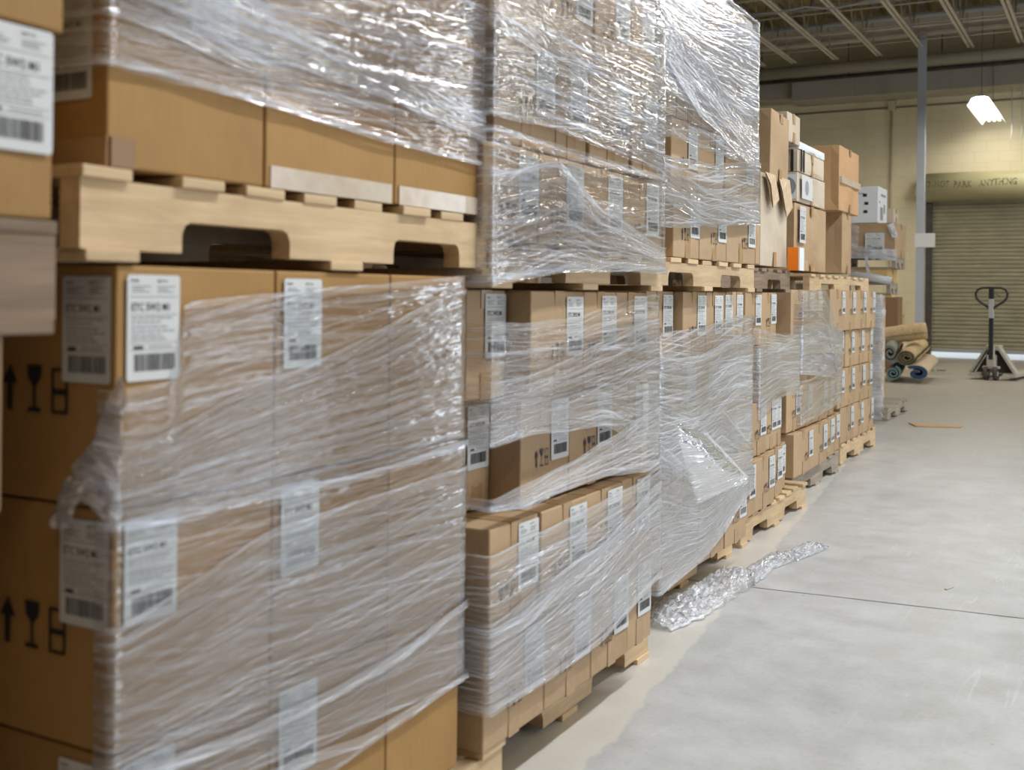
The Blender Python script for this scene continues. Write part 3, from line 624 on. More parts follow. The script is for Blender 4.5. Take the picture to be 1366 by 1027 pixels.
# ---- load 1, lower and upper
X1 = -1.175
def m1(li, i): return 'big' if i < 2 else None
load(X1, [(.142, .473, [(155, 366, 0), (367, 520, 0), (521, 616, 0)]), (.475, .803, [(155, 366, 0), (367, 520, .001), (521, 619, 0)]), (.805, 1.134, [(155, 366, 0), (368, 520, 0), (521, 620, 0)])],
     'the lower left load', BIG, 'card_gold', .6, m1)
load(X1, [(1.262, 1.63, [(140, 349, 0), (352, 524, 0), (525, 640, 0)]), (1.633, 1.98, [(140, 349, -.012), (352, 520, -.02), (521, 627, -.035)])],
     'the upper left load', BIG, 'card_gold', .6, None)
ub = [o for o in bpy.data.objects if o.get('label', '').startswith(BIG)]
for o in ub:             # end-face labels and printed symbols on the boxes at the near end
    lab = o['label']; L_, W, Hh = o.dimensions.y, o.dimensions.x, o.dimensions.z
    if 'first' in lab and 'lower left' in lab:
        l = link('shipping_label', LABELS[1], o, (W/2-.106, -L_/2-.0008, Hh-.160), (0, 0, 0))
        put_symbols(o, W/2-.232, -L_/2-.0002, Hh-.205, 0, 2.0, 1.55)
    if 'first' in lab and 'lower layer of the upper left' in lab:
        link('shipping_label', LABELS[2], o, (W/2-.125, -L_/2-.0008, .092), (0, 0, 0))
        bm = bmesh.new(); box(bm, (W/2-.10, -L_/2-.001, 0), (W/2-.002, -L_/2+.001, .04)); bm_obj('packing_tape', bm, M['tape'], o); bm = bmesh.new(); box(bm, (W/2-.001, -L_/2+.004, 0), (W/2+.0022, -L_/2+.045, .04)); bm_obj('packing_tape', bm, M['card_dark'], o)
        link('shipping_label', LABELS[0], o, (W/2+.0012, L_/2-.16, Hh-.155), (0, 0, math.pi/2))
    if ('second' in lab or 'third' in lab) and 'lower layer of the upper left' in lab:
        bm = bmesh.new(); box(bm, (W/2-.001, -L_/2+.01, 0), (W/2+.0006, L_/2-.01, .035)); bm_obj('packing_tape', bm, M['tape_clear'], o)
pallet(X1+.004, on_x(105, 300, X1).y, 2.09, 1.137, .124, .95, 'pale pallet between the two left loads of large golden boxes', 'wood', seed=5, nb=8)
pallet(X1+.01, 1.0, 2.10, 0, .140, .95, 'pale pallet on the floor under the lower left load', 'wood', seed=8)
# ---- load 2
X2 = -1.155
SM = 'small tan box'
load(X2, [(.140, .371, [(650, 731, 0), (731, 793, 0), (793, 841, 0), (841, 872, -.004)]),
          (.373, .606, [(656, 718, 0), (725, 784, .006), (784, 832, 0), (832, 869, -.004)]),
          (.612, .860, [(622, 655, -.125), (696, 761, -.045), (761, 818, -.045), (818, 865, -.045)]),
          (.863, 1.108, [(622, 683, -.095), (708, 779, -.03), (779, 822, -.03), (822, 862, -.03)])],
     'the second floor load', SM, 'card', .6)
load(-1.16, [(1.215, 1.420, [(643, 718, 0), (718, 776, .002), (776, 830, 0), (830, 877, 0)]),
          (1.423, 1.660, [(656, 738, 0), (739, 783, -.004), (784, 840, .004), (841, 874, .012)]),
          (1.663, 1.925, [(648, 730, -.01), (731, 790, -.01), (790, 838, -.004), (838, 869, 0)])],
     'the second upper load', SM, 'card', .6)
pallet(-1.255, 2.06, 3.17, 0, .138, 1.0, 'pale pallet on the floor under the second floor load', 'wood', seed=11, nb=7)
pallet(-1.165, 2.02, 3.02, 1.112, .100, 1.0, 'pale pallet carrying the second upper load', 'wood', seed=12)
# ---- load 3
load(-1.34, [(.125, .372, [(872, 929, 0), (936, 970, .006), (970, 998, .01)]),
          (.374, .619, [(868, 899, -.01), (899, 930, 0), (931, 960, 0), (961, 986, 0)]),
          (.621, .867, [(865, 897, -.03), (897, 929, 0), (930, 957, 0), (958, 982, 0)]),
          (.869, 1.115, [(862, 889, -.035), (911, 941, 0), (942, 964, 0), (964, 977, 0)])],
     'the third floor load', SM, 'card', .6)
load(-1.29, [(1.226, 1.452, [(868, 891, -.04), (897, 931, 0), (932, 960, 0), (968, 1006, 0)]),
          (1.454, 1.690, [(868, 890, -.05), (893, 926, -.01), (929, 960, -.008), (966, 1003, 0)]),
          (1.692, 1.942, [(868, 899, -.01), (900, 932, -.01), (933, 966, -.01), (967, 1001, -.008)]),
          (1.944, 2.195, [(868, 899, -.01), (900, 932, -.01), (933, 966, -.01), (967, 999, -.012)])],
     'the third upper load', SM, 'card', .6)
pallet(-1.445, 3.40, 4.6, 0, .124, 1.0, 'weathered pallet on the floor under the third floor load', 'wood', seed=15)
pallet(-1.29, 3.22, 4.36, 1.117, .108, 1.0, 'pale pallet carrying the tall third upper load', 'wood', seed=16)
# ---- load 4
load(-1.46, [(.131, .366, [(985, 1008, .035), (1009, 1026, .03), (1027, 1038, 0), (1038, 1049, -.03)]),
          (.370, .612, [(984, 997, 0), (1002, 1020, 0), (1021, 1034, -.01), (1035, 1043, -.02)]),
          (.614, .868, [(980, 997, -.04), (998, 1016, -.03), (1017, 1031, -.03), (1031, 1042, -.03)]),
          (.870, 1.120, [(977, 988, -.06), (994, 1015, -.05), (1015, 1035, -.05)])],
     'the fourth floor load', SM, 'card', .6)
pallet(-1.445, 4.72, 5.86, 0, .13, 1.0, 'pallet with bare deck boards sticking out beneath the fourth floor load', 'wood', seed=21, nb=8)
# ---- load 5
load(-1.55, [(.135, .370, [(1060.5, 1077, .035), (1085, 1097, .03), (1098, 1109, 0), (1110, 1121, -.02)]),
          (.375, .612, [(1050, 1068, 0), (1069, 1084, 0), (1085, 1099, 0), (1100, 1113, -.02)]),
          (.614, .880, [(1052, 1070, -.01), (1071, 1086, -.01), (1087, 1101, -.01), (1102, 1114, -.03)]),
          (.882, 1.140, [(1055, 1062, -.02), (1076, 1084, -.02), (1085, 1096, -.02)])],
     'the fifth floor load', SM, 'card', .5)
pallet(-1.555, 6.0, 7.12, 0, .134, 1.0, 'weathered pallet on the floor under the fifth floor load', 'wood_grey', seed=25)
# ---- load 6
load(-1.60, [(.140, .375, [(1122, 1140, 0), (1140, 1153, 0), (1153, 1166, 0)]),
          (.377, .632, [(1118, 1126, 0), (1127, 1140, 0), (1141, 1154, 0), (1155, 1164, 0)]),
          (.634, .880, [(1116, 1127, -.02), (1128, 1140, -.01), (1140, 1152, -.01), (1153, 1164, -.01)]),
          (.882, 1.150, [(1107, 1126, .015), (1126, 1140, .01), (1141, 1155, .01), (1156, 1167, .015)])],
     'the unwrapped sixth floor load', SM, 'card', .5)
pallet(-1.60, 7.38, 8.56, 0, .138, 1.0, 'battered pallet on the floor under the unwrapped sixth floor load', 'wood', seed=29)
# ---- free boxes given by their near corner (u), the near-face left end and aisle-face right end
def free_box(uL, uC, uR, vt, vb, Y, mat, label, marks=None, cat='cardboard box', group=None, bulge=.006, tilt=0, yaw=0, dmin=.35, tape=True):
    vf = vb
    if vb is None: vb = V0+EYE*FPX/(on_y(uC, V0, Y)-EYEP).dot(FW)
    p = on_y(uC, vb, Y)
    if vf is None: p.z = 0
    X = p.x; X0 = on_y(uL, vb, Y).x; y2 = on_x(uR, vb, X).y; zt = on_y(uC, vt, Y).z
    o = carton(X, Y, y2, p.z, zt, max(dmin, X-X0), mat, label, group, marks, bulge=bulge, tilt=tilt, yaw=yaw, tape=tape)
    o['category'] = cat; return o
G4 = 'odd boxes on the fourth and fifth upper pallets'
def at_x(u, X): return on_x(u, 300, X).y
pallet(-1.49, 4.55, at_x(1055, -1.49), 1.122, .112, 1.0, 'dark weathered pallet carrying the tall worn boxes', 'wood_dark', seed=31, nb=8, mats2='wood_dark')
free_box(1004, 1008, 1013, 262, 352, at_x(1008, -1.47), 'card', 'narrow tan box edge right beside the tall wrapped third upper load', None, group=G4, tape=False)
tall = free_box(1005, 1014, 1049, 229, 354, at_x(1014, -1.52), 'card_pale', 'tall pale worn box with loose top flaps on the dark pallet', None, group=G4, bulge=.012)
free_box(1000, 1027, 1051, 145, 239, at_x(1027, -1.50), 'card', 'worn box leaning forward on top of the tall pale box', None, group=G4, bulge=.012, tilt=math.radians(-2.5))
# loose torn flaps on the tall box
W, L_, Hh = tall.dimensions
bm = bmesh.new()
for a, b, dz in ((-.48, -.12, .12), (.0, .45, .14)):
    vs = [(W/2+.010, a*L_, Hh), (W/2+.010, b*L_, Hh), (W/2+.03, b*L_*.95, Hh-dz), (W/2+.025, (a+b)/2*L_, Hh-dz*1.4), (W/2+.03, a*L_*.9, Hh-dz*.5)]
    poly(bm, vs); poly(bm, [(x-.004, y, z) for x, y, z in vs][::-1])
bm_obj('torn_flap', bm, M['edge'], tall)
pallet(-1.60, at_x(1081, -1.60), at_x(1160, -1.60), 1.122, .115, 1.1, 'bright new pallet carrying the bulging and kraft boxes', 'wood', seed=33, nb=9)
b1 = free_box(1049, 1059, 1101, 270, 360, at_x(1059, -1.70), 'card', 'bulging tan box with a tall white label behind the orange card', None, group=G4, bulge=.02)
b1l = link('shipping_label', LABELS[0], b1, (b1.dimensions.x/2+.004, -b1.dimensions.y/2+.05, b1.dimensions.z-.235), (0, 0, math.pi/2)); b1l.scale = (1.5, 1, 1.5)
b2 = free_box(1048, 1063, 1100, 229, 268, at_x(1063, -1.69), 'card_pale', 'flat pale box with a round dark logo on its end', None, group=G4, bulge=.008)
W, L_, Hh = b2.dimensions
bm = bmesh.new(); bmesh.ops.create_circle(bm, cap_ends=True, radius=Hh*.34, segments=24, matrix=Matrix.Translation((W/2-.07, -L_/2-.003, Hh*.5)) @ Matrix.Rotation(math.radians(90), 4, 'X'))
quad(bm, W/2-.075-Hh*.4, Hh*.08, W/2-.01, Hh*.93, 1, -L_/2-.0015); bm_obj('round_logo', bm, [M['grey_ink'], M['card_white']], b2)
bm = bmesh.new(); bmesh.ops.create_circle(bm, cap_ends=True, radius=Hh*.26, segments=20, matrix=Matrix.Translation((0, 0, 0)))
for v in bm.verts: v.co = Vector((W/2+.011, v.co.x-L_*.25, v.co.y+Hh*.52))
for f in bm.faces: f.material_index = 0
poly(bm, [(W/2+.010, -L_*.42, Hh*.12), (W/2+.010, -L_*.05, Hh*.12), (W/2+.010, -L_*.05, Hh*.92), (W/2+.010, -L_*.42, Hh*.92)], 1); bm_obj('side_print', bm, [M['grey_ink'], M['paper']], b2)
fb = free_box(1049, 1064, 1099, 199, 228, at_x(1064, -1.69), 'card_pale', 'flat tan box with dark gap lines on the logo box', None, group=G4, bulge=.01)
W, L_, Hh = fb.dimensions
for yy in (-L_/2+.03, -L_/2+.09):
    bm = bmesh.new(); box(bm, (W/2-.002, yy, -.001), (W/2+.006, yy+.014, Hh+.002)); box(bm, (-W/2, yy, Hh), (W/2+.006, yy+.014, Hh+.003)); bm_obj('dark_gap_line', bm, M['ink'], fb)  # black strips stand in for the dark gap lines of the box
bm = bmesh.new(); box(bm, (W/2-.05, -L_/2-.006, 0), (W/2-.035, -L_/2+.002, Hh)); bm_obj('dark_gap_line', bm, M['ink'], fb)
tb = free_box(1050, 1066, 1100, 188, 198.5, at_x(1066, -1.70), 'card_white', 'thin white wrapped pack lying on the flat box with dark gap lines', None, group=G4, bulge=.014, tape=False)
free_box(1038, 1050, 1067, 148, 187, at_x(1050, -1.69), 'card_pale', 'topmost small pale box left above the flat boxes', None, group=G4, bulge=.008)
free_box(1101, 1123, 1135, 280.5, 364.5, at_x(1123, -1.74), 'card', 'curved brown box under the big kraft box', None, group=G4, bulge=.012)
kb = free_box(1081, 1119, 1145, 193, 280, at_x(1119, -1.72), 'card_kraft', 'big reddish kraft box with creased sides on the second row top', None, group=G4, bulge=.014)
W, L_, Hh = kb.dimensions; bm = bmesh.new(); box(bm, (W/2-.01, -L_/2+.01, Hh*.42), (W/2+.007, L_/2-.01, Hh*.52)); bm_obj('packing_tape', bm, M['tape_clear'], kb)
# orange card standing on the pallet
p = on_x(1056, 357, -1.47); bm = bmesh.new(); box(bm, (-.055, 0, 0), (.0, .012, .118), bev=.001); box(bm, (0, .001, 0), (.006, .09, .116), 1)
o = bm_obj('orange_card', bm, [M['orange'], M['card_white']], None, (on_y(1065, 357, 5.62).x, 5.62, 1.234)); setp(o, 'bright orange folded card standing between the worn boxes', 'card')
# ---- far stack: boxes and pallets in depth
YF = 11.6; GF = 'items of the far mixed stack'
xr = on_y(1195, 350, YF).x
pallet(xr, YF, at_x(1210, xr)-.1, on_y(1195, 358, YF).z, .118, 1.0, 'worn pallet under the wrapped tan box in the far stack', 'wood_grey', seed=41, mats2='wood_grey')
w1 = free_box(1135, 1194, 1208, 297, 342, YF+.02, 'card', 'tan box wrapped in clouded film on the far upper pallet', None, group=GF, bulge=.01)
W, L_, Hh = w1.dimensions; l = link('shipping_label', LABELS[1], w1, (W/2-.30, -L_/2-.012, .05), (0, 0, 0)); l.scale = (2.0, 1, 1.3)
wb = free_box(1122, 1171, 1183, 248, 297, YF+.05, 'card_white', 'white printed carton standing on the wrapped tan box', None, group=GF, bulge=.002, tape=False)
W, L_, Hh = wb.dimensions; bm = bmesh.new(); rnd = random.Random(4)
for (a, b) in ((.12, .30), (.10, .55), (.38, .30), (.40, .55), (.14, .8), (.62, .35), (.68, .6)): quad(bm, -W/2+W*(1-a)-.10, Hh*b*.9, -W/2+W*(1-a)-.06, Hh*b*.9+.03, 0, -L_/2-.002)
quad(bm, W/2-.34, Hh*.80, W/2-.14, Hh*.82, 1, -L_/2-.002)
for (a, b, c_, d) in ((.25, .1, .5, .45), (.6, .3, .75, .55), (.3, .75, .8, .82), (.1, .55, .2, .6)): poly(bm, [(W/2+.002, (-.5+a)*L_, b*Hh), (W/2+.002, (-.5+c_)*L_, b*Hh), (W/2+.002, (-.5+c_)*L_, d*Hh), (W/2+.002, (-.5+a)*L_, d*Hh)], 1)
bm_obj('printed_marks', bm, [M['ink'], M['grey_ink']], wb)
free_box(1182, 1192, 1198, 278, 297, YF+.6, 'card_pale', 'small pale box behind the white printed carton', None, group=GF)
free_box(1135, 1184, 1197, 358, 376.5, YF+.02, 'card_yellow', 'flat yellow box between the two far pallets', None, group=GF)
pallet(on_y(1188, 380, YF).x, YF, at_x(1199, on_y(1188, 380, YF).x), on_y(1188, 393, YF).z, .118, 1.0, 'lower worn pallet below the flat yellow box', 'wood_grey', seed=43, mats2='wood_grey')
free_box(1136, 1176, 1180, 396.5, None, YF+.1, 'card_kraft', 'tall tan carton under the lower far pallet, mostly hidden', None, group=GF)
free_box(1136, 1190, 1195, 393.2, 396.5, YF+.02, 'card_yellow', 'thin yellow board directly under the lower far pallet', None, group=GF, bulge=.001, tape=False)
bm = bmesh.new(); a, b = on_y(1134, 367, YF-.08), on_y(1190, 375, YF-.08); tube(bm, [a, a.lerp(b, .5)+Vector((0, 0, .01)), b], [.05, .045, .04], 12)
o = bm_obj('film_roll', bm, M['film_shiny']); setp(o, 'loose roll of clear film hanging across the flat yellow box', 'film roll')
free_box(1170, 1197, 1203, 396, None, 17.0, 'card_dark', 'dark brown box standing behind the rolled rugs', None, group=GF)
free_box(1199, 1203, 1206, 420, None, 17.4, 'card_yellow', 'narrow yellow box standing beside the dark brown box by the rugs', None, group=GF)
# film-wrapped column behind load 6
yW = 10.0; xW = on_y(1173, 480, yW).x
carton(xW, yW, at_x(1178, xW), .14, 1.13, .8, 'card_pale', 'film covered stack corner just behind the unwrapped sixth floor load', None, None, tape=False, nm='wrapped_box_stack')
bm = bmesh.new(); uvl = bm.loops.layers.uv.new('UVMap')
p0 = on_y(1164, 537, yW-.02); y3 = at_x(1180, xW+.02)
patch(bm, uvl, (xW-.5, yW-.03, .06), (xW+.03, yW-.03, .04), (xW+.03, yW-.03, 1.12), (xW-.5, yW-.03, 1.12), 30, 50, 0, amp=.018, fr=14, seed=3)
patch(bm, uvl, (xW+.03, yW-.03, .04), (xW+.03, y3, .06), (xW+.03, y3, 1.12), (xW+.03, yW-.03, 1.12), 20, 50, 0, amp=.018, fr=14, seed=8)
o = bm_obj('crumpled_film', bm, M['film_shiny']); setp(o, 'shiny crumpled silver film hanging down behind the sixth floor load', 'stretch film')
# clouded film over the far wrapped box and pack
bm = bmesh.new(); uvl = bm.loops.layers.uv.new('UVMap'); yy = YF-.02
def Pf(u, v, Y=None): return on_y(u, v, Y or yy)
patch(bm, uvl, Pf(1134, 344), Pf(1168, 346), Pf(1168, 331), Pf(1134, 327), 20, 12, 0, amp=.015, fr=10, seed=2)
patch(bm, uvl, Pf(1160, 345), Pf(1196, 348), Pf(1196, 332), Pf(1160, 333), 20, 12, 0, amp=.015, fr=10, seed=5)
patch(bm, uvl, Pf(1134, 330), Pf(1144, 332), Pf(1146, 302), Pf(1134, 298), 12, 20, 0, amp=.012, fr=10, seed=6)
patch(bm, uvl, Pf(1183, 300), Pf(1190, 318), Pf(1198, 316), Pf(1192, 296), 12, 12, 0, amp=.03, fr=10, seed=9)
patch(bm, uvl, Pf(1153, 340), Pf(1157, 340), Pf(1161, 366), Pf(1156, 362), 6, 12, 0, amp=.01, fr=10, seed=9)
o = bm_obj('stretch_film', bm, M['film_shiny']); setp(o, 'torn clouded film with a dangling strip around the far tan box', 'stretch film')
# ================================================================== FILM AROUND THE LOADS
def tear(bm, uvl):      # torn film hanging off the near corner of the lower left load
    X = X1+.012; yn = 1.03
    def q(u, v): return on_y(u, v, 1.015)
    patch(bm, uvl, q(158, 498), q(166, 505), q(160, 610), q(118, 600), 14, 30, 3, amp=.010, fr=26, seed=4)
    patch(bm, uvl, q(122, 590), q(160, 605), q(158, 700), q(80, 650), 22, 26, 3, amp=.012, fr=26, seed=7)
    patch(bm, uvl, q(84, 645), q(118, 640), q(92, 705), q(66, 700), 14, 16, 3, amp=.010, fr=28, seed=9)
    patch(bm, uvl, q(115, 640), q(158, 640), q(160, 700), q(135, 675), 14, 16, 3, amp=.012, fr=28, seed=11)
    patch(bm, uvl, q(118, 602), q(124, 600), q(70, 690), q(64, 692), 4, 20, 1, amp=.006, fr=28, seed=13)
film(X1, 1.04, 1.93, [
    ([(155, 520, 704), (226, 506, 697), (243, 403, 690), (365, 389, 655), (480, 380, 628), (620, 368, 592)], 0, .0035),
    ([(155, 600, 700), (365, 500, 660), (620, 385, 600)], 0, .003),
    ([(155, 694, 1085), (300, 668, 1060), (440, 640, 1026), (540, 612, 958), (617, 590, 898)], 0, .0035),
    ([(155, 830, 1085), (365, 700, 1010), (617, 620, 905)], 0, .003),
    ([(155, 692, 706), (365, 652, 664), (480, 628, 640), (619, 584, 594)], 1, .002),
    ([(155, 1030, 1050), (300, 975, 992), (400, 932, 950), (520, 868, 884), (617, 796, 806)], 1, .002),
    ([(380, 1010, 1024), (480, 975, 990), (617, 893, 900)], 1, .002)],
    'clear film around the lower left load, torn at its near corner', 'film', near=.02, far=.2, extra=tear)
film(X1, 1.02, 2.0, [
    ([(140, -330, 88), (350, -300, 142), (500, -290, 186), (640, -280, 222)], 0, .0035),
    ([(140, -300, 20), (350, -100, 105), (640, 10, 160)], 0, .004),
    ([(140, -60, -20), (350, 20, 78), (500, 90, 130), (640, 150, 190)], 1, .004),
    ([(300, 118, 128), (350, 134, 143), (500, 180, 188), (640, 216, 223)], 1, .002)],
    'clear film with slanting lower edge around the upper left load', 'film_mid', near=.10, far=.2)
film(X2+.004, 2.0, 2.95, [
    ([(622, 428, 606), (655, 428, 592), (700, 431, 580), (760, 424, 570), (800, 412, 566), (866, 392, 600)], 0, .005),
    ([(622, 520, 606), (700, 500, 582), (866, 425, 560)], 0, .005),
    ([(622, 674, 684), (655, 664, 684), (700, 642, 676), (750, 618, 652), (800, 588, 634), (870, 545, 626)], 4, .006),
    ([(622, 678, 686), (690, 668, 677), (750, 642, 652), (800, 626, 636), (870, 612, 626)], 1, .005),
    ([(650, 738, 948), (718, 706, 905), (787, 672, 857), (840, 646, 806), (874, 620, 764)], 0, .004),
    ([(650, 830, 946), (725, 770, 900), (787, 730, 850), (874, 640, 766)], 0, .004),
    ([(650, 836, 862), (690, 812, 836), (730, 778, 800), (800, 724, 742), (874, 662, 676)], 1, .004),
    ([(650, 938, 950), (718, 898, 908), (787, 852, 860), (874, 758, 768)], 1, .003)],
    'clear film swooping upward around the second floor load', 'film_mid', near=.35, far=.2)
film(-1.148, 1.99, 2.97, [
    ([(643, -115, 152), (740, -72, 175), (840, -28, 214), (877, -8, 230)], 0, .004),
    ([(643, -60, 150), (740, 20, 172), (877, 90, 225)], 0, .004),
    ([(643, 166, 376), (700, 182, 366), (740, 198, 360), (800, 216, 356), (877, 236, 360)], 0, .005),
    ([(643, 230, 378), (740, 216, 362), (800, 280, 362), (877, 330, 362)], 0, .004),
    ([(643, 164, 172), (740, 194, 203), (800, 212, 222), (877, 234, 242)], 1, .003),
    ([(643, 366, 382), (740, 352, 364), (820, 350, 362), (877, 356, 366)], 1, .004)],
    'clear film around the second upper load with a bare strip', 'film_mid', near=.10, far=.2)
def flare(bm, uvl):     # loose sheet pulled outwards at the far corner
    a = on_x(896, 560, -1.322); b = on_x(938, 575, -1.322); c = on_x(998, 640, -1.24); d = on_x(990, 670, -1.322); e = on_x(905, 650, -1.322)
    patch(bm, uvl, a, b, c, on_x(930, 672, -1.315), 40, 30, 4, bulge=(.03, 0, 0), amp=.004, fr=20, seed=3)
    patch(bm, uvl, c+Vector((.0, 0, .012)), c, b, b+Vector((0, 0, .01)), 3, 30, 1, amp=.003, fr=20, seed=5)
    patch(bm, uvl, on_x(925, 672, -1.32), c-Vector((0, 0, .008)), c, on_x(925, 666, -1.32), 30, 3, 1, amp=.004, fr=20, seed=6)
film(-1.328, 3.42, 4.46, [
    ([(865, 444, 640), (930, 438, 620), (976, 422, 590)], 4, .006),
    ([(865, 470, 640), (920, 478, 640), (982, 448, 600)], 4, .006),
    ([(868, 580, 800), (935, 560, 744), (960, 540, 716), (998, 590, 652)], 0, .004),
    ([(868, 660, 798), (935, 610, 742), (998, 600, 655)], 0, .004),
    ([(865, 482, 494), (930, 474, 484), (982, 452, 462)], 1, .005),
    ([(868, 590, 800), (935, 640, 745), (998, 625, 655)], 0, .003)],
    'cloudy film around the third floor load, bulging out at the corner', 'film_mid', near=.2, far=.3, extra=flare)
film(-1.275, 3.28, 4.33, [
    ([(868, -90, 180), (900, -60, 184), (935, -30, 200), (1003, 24, 222)], 0, .005),
    ([(868, -50, 110), (935, 10, 150), (1003, 40, 200)], 4, .005),
    ([(868, -10, 60), (935, 80, 160), (1003, 180, 226)], 4, .004),
    ([(868, 206, 304), (900, 216, 304), (935, 220, 303), (1006, 220, 301)], 4, .005),
    ([(868, 212, 260), (935, 250, 300), (1006, 270, 300)], 0, .005),
    ([(868, 204, 212), (935, 217, 224), (1006, 217, 224)], 1, .004),
    ],
    'cloudy film around the tallest third upper load', 'film_dense', near=.25, far=.3)
film(-1.455, 5.0, 5.72, [
    ([(977, 432, 590), (1010, 438, 562), (1042, 447, 530)], 4, .006),
    ([(977, 450, 540), (1010, 470, 545), (1042, 460, 520)], 0, .006)],
    'cloudy film around the middle of the fourth floor load', 'film_dense', near=.2, far=.3)
film(-1.53, 6.06, 7.05, [
    ([(1050, 445, 500), (1076, 430, 500), (1100, 430, 502), (1117, 440, 505)], 3, .008),
    ([(1050, 514, 578), (1080, 505, 560), (1115, 480, 540)], 0, .006),
    ([(1076, 388, 440), (1098, 384, 440), (1117, 440, 500)], 0, .004),
    ([(1095, 450, 470), (1105, 450, 470), (1117, 452, 472)], 1, .008)],
    'crinkled film around the middle of the fifth floor load', 'film_mid', near=.12, far=.3)
# ================================================================== FLOOR THINGS
# trailing strip of crumpled film
bm = bmesh.new(); uvl = bm.loops.layers.uv.new('UVMap')
cl = [on_z(u, v) for u, v in ((866, 838), (895, 822), (925, 806), (955, 790), (978, 776), (1000, 770), (1020, 756), (1040, 747), (1062, 742), (1085, 731), (1104, 731))]
wd = [.08, .10, .10, .09, .09, .055, .045, .06, .045, .06, .02]; ht = [.03, .05, .05, .05, .065, .035, .03, .035, .025, .03, .01]
def cr(l, t):
    i = min(int(t), len(l)-2); f = t-i
    return l[i]*(1-f)+l[i+1]*f
g = []; NU, NV = 170, 26
for i in range(NU+1):
    t = i/NU*(len(cl)-1); c = cr(cl, t); d = (cr(cl, min(t+.1, 10))-cr(cl, max(t-.1, 0))).normalized(); n = Vector((d.y, -d.x, 0)); ww = cr(wd, t)*(1+.25*noise.noise(Vector((t*3, 1, 1)))); hh = cr(ht, t)
    row = []
    for j in range(NV+1):
        b = j/NV*2-1; k = Vector((t*2.4, b*2.2, 0))
        z = .004+hh*max(0, 1-b*b)**.6*(.55+.6*abs(noise.noise(k*1.7))+.35*noise.noise(k*3)) + .004*noise.noise(k*8)
        row.append(bm.verts.new(c+n*b*ww+d*.02*noise.noise(k*5)+Vector((0, 0, max(z, .003)))))
    g.append(row)
for i in range(NU):
    for j in range(NV):
        f = bm.faces.new((g[i][j], g[i][j+1], g[i+1][j+1], g[i+1][j])); f.smooth = True
        for lp, (a, b) in zip(f.loops, ((i, j), (i, j+1), (i+1, j+1), (i+1, j))): lp[uvl].uv = (a*.012, b*.012)
o = bm_obj('crumpled_film', bm, M['film_crumple']); setp(o, 'crumpled strip of clear film trailing on the floor beside the loads', 'stretch film')
# bare pallet, cardboard sheet, chip
pe = on_z(1184, 562); pallet(pe.x, pe.y, pe.y+1.05, 0, .125, .9, 'empty solid-topped grey pallet on the floor beyond the loads', 'wood_grey', seed=51, nb=7, solid=True, mats2='wood_grey')
a, b = on_z(1213, 565), on_z(1282, 570); bm = bmesh.new(); q = [on_z(1212, 565), on_z(1222, 569.5), on_z(1282, 571), on_z(1284, 569), on_z(1220, 566)]
lo = [bm.verts.new((p.x, p.y, .002)) for p in q]; hi = [bm.verts.new((p.x, p.y, .010)) for p in q]
bm.faces.new(lo[::-1]); bm.faces.new(hi)
for i in range(5): bm.faces.new((lo[i], lo[(i+1) % 5], hi[(i+1) % 5], hi[i]))
bmesh.ops.recalc_face_normals(bm, faces=bm.faces[:]); o = bm_obj('cardboard_sheet', bm, M['card_kraft']); setp(o, 'thin strip of cardboard lying flat on the bare floor', 'cardboard')
c = on_z(1266, 785); bm = bmesh.new(); box(bm, (-.028, -.006, .001), (.028, .006, .004), bev=.001); o = bm_obj('paper_scrap', bm, M['card_pale'], None, (c.x, c.y, 0), (0, 0, math.radians(72))); setp(o, 'tiny pale scrap lying on the open floor at right', 'scrap')
# rolled rugs
def rug(name_label, p0, p1, r, mat_out, mat_in, flatx=1.0, turns=2.6, rot=0, dz=0):
    """spiral roll from p0 (open end facing the camera) to p1"""
    p0, p1 = Vector(p0), Vector(p1); d = (p1-p0); L_ = d.length; d.normalize(); x = d.cross(ZZ).normalized(); y = x.cross(d)
    bm = bmesh.new(); n = 90; rin = r*.25; th = (r-rin)/turns*.62; sec = []
    for k in range(n+1):
        t = k/n; a = turns*2*math.pi*t+rot; rr = rin+(r-rin)*t
        sec.append((rr*math.cos(a)*flatx, rr*math.sin(a), (rr-th)*math.cos(a)*flatx, (rr-th)*math.sin(a)))
    rows = []
    for s in range(9):
        q = p0+d*L_*s/8; sag = noise.noise(Vector((s*.8, r*9, 1)))*r*.12; wob = 1+.06*noise.noise(Vector((s, r*5, 4)))
        if s == 0: wob *= .98
        rows.append([(bm.verts.new(q+x*a*wob+y*b*wob+ZZ*sag), bm.verts.new(q+x*c*wob+y*e*wob+ZZ*sag)) for a, b, c, e in sec])
    for A, B in zip(rows, rows[1:]):
        for i in range(n):
            f = bm.faces.new((A[i][0], A[i+1][0], B[i+1][0], B[i][0])); f.material_index = 0; f.smooth = True
            f = bm.faces.new((A[i][1], B[i][1], B[i+1][1], A[i+1][1])); f.material_index = 1; f.smooth = True
    for A in (rows[0], rows[-1]):
        for i in range(n): bm.faces.new((A[i][0], A[i][1], A[i+1][1], A[i+1][0])).material_index = 1
    o = bm_obj('rolled_rug', bm, [mat_out, mat_in]); setp(o, name_label, 'rug', 'rolled rugs heaped by the column'); return o
